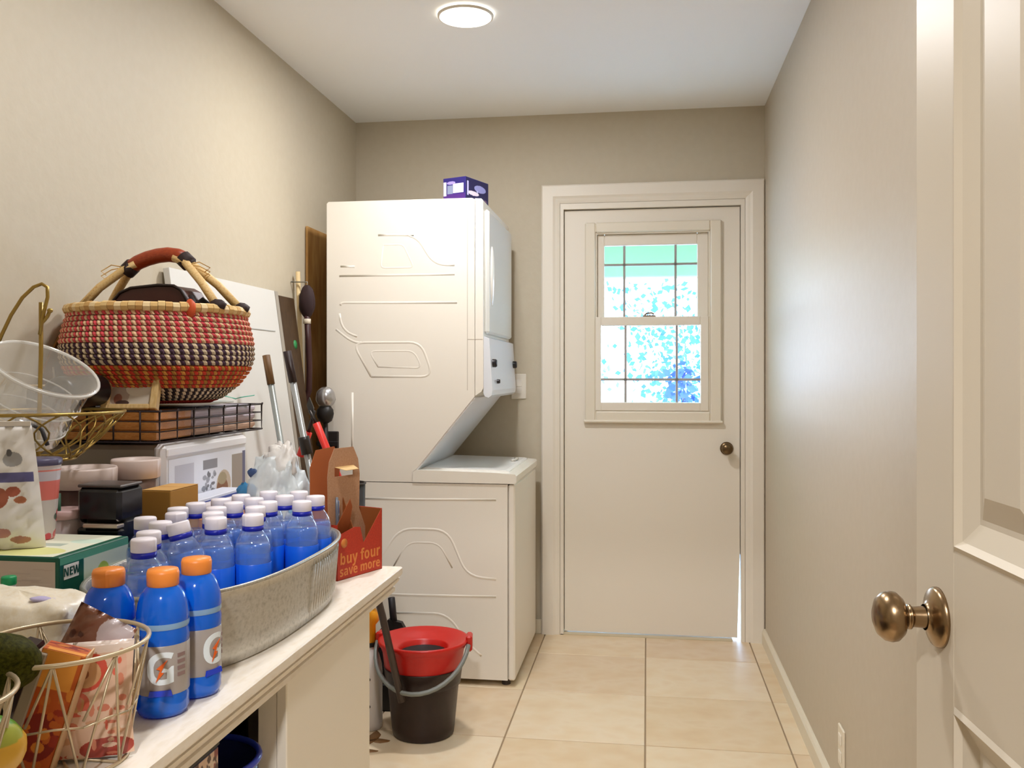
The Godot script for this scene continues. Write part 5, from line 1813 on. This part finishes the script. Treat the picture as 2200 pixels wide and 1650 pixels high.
	box(st, Vector3(-0.046, 0, 0.02), Vector3(0.046, 0.185, 0.040), 0.005)
	part("machine_body", st, mat("0c0a0b", 0.22), t)
	st = begin()
	box(st, Vector3(-0.030, 0.1852, 0.021), Vector3(0.044, 0.194, 0.044), 0.002)
	part("drip_tray", st, mat("b9ab9c", 0.3, 0.7), t)
	st = begin()
	box(st, Vector3(-0.046, 0.262, -0.04), Vector3(0.046, 0.268, 0.036), 0.002)
	part("top_trim", st, mat("5a5552", 0.3, 0.5), t)
	st = begin(true)
	lump(st, Vector3(0.005, 0.206, 0.022), Vector3(0.014, 0.012, 0.012), 0.0, 0, 14)
	part("spout", st, mat("8c929c", 0.2, 0.9), t)


func tub_jar(called: String, label: String, at: Vector3, r: float, high: float, dark: String) -> void:
	var t := thing(called, label, "food tub", at)
	var st := begin(true)
	lathe(st, [Vector2(0.0, 0.0), Vector2(r * 0.84, 0.0), Vector2(r * 0.87, 0.004), Vector2(r * 0.97, high - 0.03), Vector2(0.0, high - 0.03)], 36)
	part("tub_body", st, mat(dark, 0.2, 0.0, {"clearcoat_enabled": true, "clearcoat": 0.7}), t)
	st = begin(true)
	lathe(st, [Vector2(r * 0.98, high - 0.042), Vector2(r * 1.03, high - 0.040), Vector2(r * 1.05, high - 0.004), Vector2(r * 1.02, high), Vector2(r * 0.95, high - 0.002), Vector2(r * 0.92, high - 0.008), Vector2(0.0, high - 0.008)], 36)
	part("lid", st, mat("e2d0c8", 0.4), t)


# ---------------------------------------------------------------- wire baskets at the front and their contents

func wire_basket(called: String, label: String, at: Vector3, r0: float, r1: float, high: float, n: int) -> Node3D:
	var m := mat("cdbb9c", 0.35, 0.6)
	var t := thing(called, label, "wire basket", at)
	var st := begin(true)
	tube(st, ring_pts(Vector3(0, high, 0), r1, 48), 0.0030, 8, true)
	part("rim", st, m, t)
	st = begin(true)
	tube(st, ring_pts(Vector3(0, 0.0025, 0), r0, 40), 0.0024, 8, true)
	for k in 4:
		var a := PI * k / 4.0
		tube(st, [Vector3(cos(a) * r0, 0.0025, sin(a) * r0), Vector3(-cos(a) * r0, 0.0025, -sin(a) * r0)], 0.0018, 6)
	part("base_ring", st, m, t)
	for k in n:
		for way: float in [-0.5, 0.5]:
			var a := TAU * k / n
			var b := TAU * (k + way) / n
			st = begin(true)
			tube(st, [Vector3(cos(a) * r0, 0.0025, sin(a) * r0), Vector3(cos(b) * r1, high, sin(b) * r1)], 0.0017, 6)
			part("wire", st, m, t)
	for k in n:
		var a := TAU * (k + 0.5) / n
		var b := TAU * (k + 1.5) / n
		var rm := lerpf(r0, r1, 0.5)
		st = begin(true)
		tube(st, [Vector3(cos(a) * r1, high, sin(a) * r1), Vector3(cos((a + b) / 2) * rm * 0.99, high * 0.5, sin((a + b) / 2) * rm * 0.99)], 0.0017, 6)
		tube(st, [Vector3(cos(a - TAU / n / 2) * rm, high * 0.45, sin(a - TAU / n / 2) * rm), Vector3(cos(a) * rm * 0.985, high * 0.47, sin(a) * rm * 0.985), Vector3(cos((a + b) / 2) * rm, high * 0.45, sin((a + b) / 2) * rm)], 0.0015, 5)
		part("cross_wire", st, m, t)
	return t


func front_baskets() -> void:
	wire_basket("snack_basket", "pale geometric wire basket of snack packets at the front of the counter", V(-0.722, TOP, 1.036), 0.078, 0.102, 0.147, 9)
	wire_basket("fruit_basket", "pale geometric wire basket of fruit at the lower left corner", V(-0.748, TOP, 0.832), 0.070, 0.096, 0.147, 9)
	var st: SurfaceTool
	# red printed pouch facing the camera side
	var t := thing("red_snack_pouch", "clear and red printed snack pouch at the right of the wire basket", "snack packet", V(-0.686, TOP + 0.006, 1.040), 0.42)
	st = begin(true)
	pouch(st, 0.104, 0.142, 0.028, 0.004, 5)
	part("pouch_body", st, print_mat(160, 192, "e3bfa6", [[0.45, 0.25, 0.26, 0.17, "d8503c"], [0.45, 0.27, 0.19, 0.12, "d9a878"], [0.45, 0.27, 0.05, 0.04, "9a5a30"], [0.35, 0.52, 0.16, 0.11, "d4604a"], [0.36, 0.52, 0.09, 0.07, "cf9a68"], [0.5, 0.05, 0.5, 0.05, "ead8cc", 1], [0.86, 0.25, 0.07, 0.18, "e0b49c"], [0.7, 0.92, 0.3, 0.10, "a83a2c"]], 0.25, [[34, 0.07, 0.025, 0, 0.40, 1, 0.98, ["cf7a60", "e6cbb4", "c85a44", "d8a684", "dcb8a0"]], [16, 0.03, 0.05, 0, 0.1, 1, 0.95, ["e0664e", "d8886c"]]], 12, 0.6), t)
	t = thing("orange_carton", "slim orange carton leaning in the middle of the wire basket", "carton", V(-0.728, TOP + 0.006, 0.990), 0.35)
	t.rotation.z = -0.30
	st = begin()
	box(st, Vector3(-0.030, 0.0, -0.02), Vector3(0.020, 0.148, 0.012), 0.001)
	part("carton_body", st, print_mat(64, 128, "c85a1c", [[0.5, 0.7, 0.5, 0.2, "8a1e10"], [0.4, 0.15, 0.5, 0.15, "f0a040", 1]], 0.4, [[20, 0.12, 0.04, 0, 0.3, 1, 1, ["e0862c", "a83014", "d06820"]]]), t)
	st = begin()
	box(st, Vector3(0.0202, 0.0, -0.021), Vector3(0.0225, 0.150, 0.013), 0.0005)
	part("card_edge", st, mat("dcb890", 0.7), t)
	t = thing("grey_card_pack", "thin grey cardboard pack leaning beside the orange carton", "packet", V(-0.752, TOP + 0.006, 0.985), 0.3)
	t.rotation.z = -0.32
	st = begin()
	box(st, Vector3(-0.014, 0.0, -0.03), Vector3(-0.001, 0.150, 0.02), 0.001)
	part("pack_body", st, mat("a89a88", 0.7), t)
	t = thing("chocolate_packet", "dark brown packet leaning at the left in the wire basket", "packet", V(-0.778, TOP + 0.006, 0.985), 0.3)
	t.rotation.z = -0.34
	st = begin()
	box(st, Vector3(-0.022, 0.0, -0.035), Vector3(0.0, 0.152, 0.03), 0.003)
	part("packet_body", st, print_mat(64, 128, "1c1214", [], 0.3, [[18, 0.14, 0.05, 0, 0, 1, 1, ["4a1818", "5a2220", "140e12"]]]), t)
	t = thing("nut_bag", "clear bag of brown nuts behind the red snack pouch", "bag", V(-0.765, TOP + 0.030, 1.075), 0.25)
	t.rotation.z = -0.50
	st = begin(true)
	pouch(st, 0.080, 0.155, 0.036, 0.007, 9)
	part("bag_body", st, print_mat(128, 128, "8c5a44", [[0.75, 0.12, 0.3, 0.14, "d0c4c8"], [0.55, 0.32, 0.14, 0.07, "c8a89c"], [0.82, 0.35, 0.1, 0.08, "9088a8"]], 0.25, [[60, 0.05, 0.04, 0, 0.2, 1, 1, ["6a3a24", "7c4630", "a06a4c", "5a2c1c", "c09a88"]]], 6, 0.6), t)
	# bread bag
	t = thing("bread_bag", "white bag of sliced bread standing behind the wire basket", "bread bag", V(-0.920, TOP, 1.215), 0.06)
	t.rotation.z = -0.06
	st = begin(true)
	lump(st, Vector3(-0.005, 0.080, 0), Vector3(0.118, 0.080, 0.066), 0.14, 8, 36, 0.5, 2.0, Basis(), 0.008)
	part("loaf_bag", st, grained("f6eedc", 0.35, 0.02, ["f2ead8", "ffffff", "faf4e8"], Vector3(5, 5, 5), 0.06), t)
	st = begin(true)
	lump(st, Vector3(-0.150, 0.105, 0.0), Vector3(0.045, 0.04, 0.04), 0.4, 6, 20, 0.9, 2.5)
	part("gathered_end", st, mat("e9edf2", 0.25, 0.0, {"transparency": BaseMaterial3D.TRANSPARENCY_ALPHA, "albedo_color": Color(0.90, 0.93, 0.96, 0.6), "roughness": 0.3}), t)
	for s in [[0.045, 0.158, "c8c0ea", 0.020], [0.068, 0.150, "f0d468", 0.016]]:
		st = begin(true)
		lump(st, Vector3(s[0], s[1], 0.02), Vector3(s[3], 0.004, s[3] * 0.5), 0.2, 2, 12)
		part("printed_spot", st, mat(s[2], 0.4), t)
	t = thing("clear_bottle", "clear plastic bottle with a green cap at the left edge behind the bread bag", "bottle", V(-1.010, TOP, 1.318))
	t.scale = Vector3.ONE * 0.74
	st = begin(true)
	lathe(st, [Vector2(0.0, 0.002), Vector2(0.026, 0.0), Vector2(0.031, 0.005), Vector2(0.031, 0.14), Vector2(0.026, 0.165), Vector2(0.016, 0.185), Vector2(0.013, 0.195)], 28)
	part("bottle_body", st, pane_mat("dfe8ee", 0.45, 0.1), t)
	st = begin(true)
	lathe(st, [Vector2(0.0315, 0.07), Vector2(0.032, 0.071), Vector2(0.032, 0.13), Vector2(0.0315, 0.131)], 28)
	part("label_band", st, mat("a8c4dc", 0.4), t)
	st = begin(true)
	lathe(st, [Vector2(0.0145, 0.195), Vector2(0.0155, 0.196), Vector2(0.0155, 0.210), Vector2(0.014, 0.213), Vector2(0.0, 0.213)], 22)
	part("cap", st, mat("10985a", 0.4), t)
	# fruit
	t = thing("avocado", "dark green avocado on top of the fruit at the left edge", "avocado", V(-0.735, TOP + 0.150, 0.935), 0.4)
	st = begin(true)
	lump(st, Vector3(0, 0, 0), Vector3(0.050, 0.035, 0.035), 0.05, 3, 28, 1.0, 1.5)
	var skin := part("skin", st, grained("4c4c12", 0.6, 0.03, ["7a6a3a", "ffffff", "9aa060", "5a5030"], Vector3(9, 9, 9), 0.06, 0.0, 4, 3), t)
	skin.material_override.metallic_specular = 0.2
	st = begin(true)
	lump(st, Vector3(-0.050, 0.003, 0), Vector3(0.005, 0.004, 0.004), 0.0, 3, 10)
	part("stem_scar", st, mat("5a4020", 0.8), t)
	t = thing("mango", "green and yellow mango under the avocado", "mango", V(-0.700, TOP + 0.083, 0.860), 0.7)
	st = begin(true)
	lump(st, Vector3.ZERO, Vector3(0.050, 0.038, 0.034), 0.04, 7, 28)
	part("skin", st, print_mat(64, 64, "e2b038", [[0.5, 0.15, 0.5, 0.22, "5c9a2c", 1], [0.3, 0.35, 0.3, 0.15, "7aa834"], [0.8, 0.32, 0.2, 0.1, "a8b040"]], 0.35), t)
	st = begin(true)
	tube(st, [Vector3(-0.048, 0.004, 0), Vector3(-0.056, 0.006, 0)], 0.003, 6)
	part("stem", st, mat("5a4824", 0.8), t)
	for s in [["yellow lemon at the bottom of the fruit basket nearest the corner", -0.720, 0.030, 0.808, 0.4], ["yellow lemon at the bottom of the fruit basket toward the snack basket", -0.762, 0.030, 0.870, 1.6]]:
		t = thing("lemon", s[0], "lemon", V(s[1], TOP + s[2] + 0.006, s[3]), s[4], "lemons in the fruit basket")
		st = begin(true)
		lathe(st, [Vector2(0.0, -0.042), Vector2(0.005, -0.041), Vector2(0.008, -0.036), Vector2(0.022, -0.026), Vector2(0.029, -0.010), Vector2(0.029, 0.008), Vector2(0.022, 0.025), Vector2(0.009, 0.034), Vector2(0.004, 0.036), Vector2(0.0, 0.036)], 24, Transform3D(Basis(Vector3(0, 0, 1), PI / 2), Vector3.ZERO))
		part("skin", st, mat("e6c02c", 0.4), t)


const SPOTS := [
	[-0.799, 1.354, 0.00, "blue water bottle at the near tip of the tub, just behind the orange caps"],
	[-0.827, 1.417, 0.00, "blue water bottle just behind the one at the near tip of the tub"],
	[-0.861, 1.514, 0.00, "blue water bottle with a white cap third from the near tip of the tub"],
	[-0.915, 1.556, 0.00, "blue water bottle in the back row of the tub beside the black coffee machine"],
	[-0.888, 1.617, 0.00, "blue water bottle, second from the near end of the tub's middle row"],
	[-0.918, 1.679, 0.00, "blue water bottle in the tub's back row before the brown box's left face"],
	[-0.916, 1.747, 0.00, "blue water bottle in the tub's back row before the brown box's right edge"],
	[-0.771, 1.506, 0.26, "tilted blue water bottle with a slanted white cap at the front of the tub"],
	[-0.821, 1.633, 0.00, "blue water bottle, third from the near end of the tub's middle row"],
	[-0.786, 1.574, 0.00, "blue water bottle, first from the near end of the tub's middle row"],
	[-0.846, 1.697, 0.00, "blue water bottle, fourth from the near end of the tub's middle row"],
	[-0.894, 1.812, 0.00, "blue water bottle in the back row of the tub, just right of the brown box"],
	[-0.843, 1.766, 0.00, "blue water bottle, sixth from the near end of the tub's middle row"],
	[-0.735, 1.621, 0.00, "upright blue water bottle at the middle of the tub's front rim"],
	[-0.773, 1.717, 0.00, "blue water bottle, fifth from the near end of the tub's middle row"],
	[-0.880, 1.880, 0.00, "blue water bottle in the tub's back row before the peach carton"],
	[-0.829, 1.834, 0.00, "blue water bottle, eighth from the near end of the tub's middle row"],
	[-0.844, 1.944, 0.00, "blue water bottle in the tub's back row before the clear plastic bag"],
	[-0.778, 1.788, 0.00, "blue water bottle, seventh from the near end of the tub's middle row"],
	[-0.781, 1.883, 0.00, "blue water bottle, ninth from the near end of the tub's middle row"],
	[-0.711, 1.806, 0.00, "blue water bottle at the tub's front rim, left of the rightmost bottle"],
	[-0.776, 1.954, 0.00, "blue water bottle at the far end of the back row, left of the red carrier"],
	[-0.712, 1.887, 0.00, "blue water bottle at the far right end of the tub, nearest the red carrier"],
]
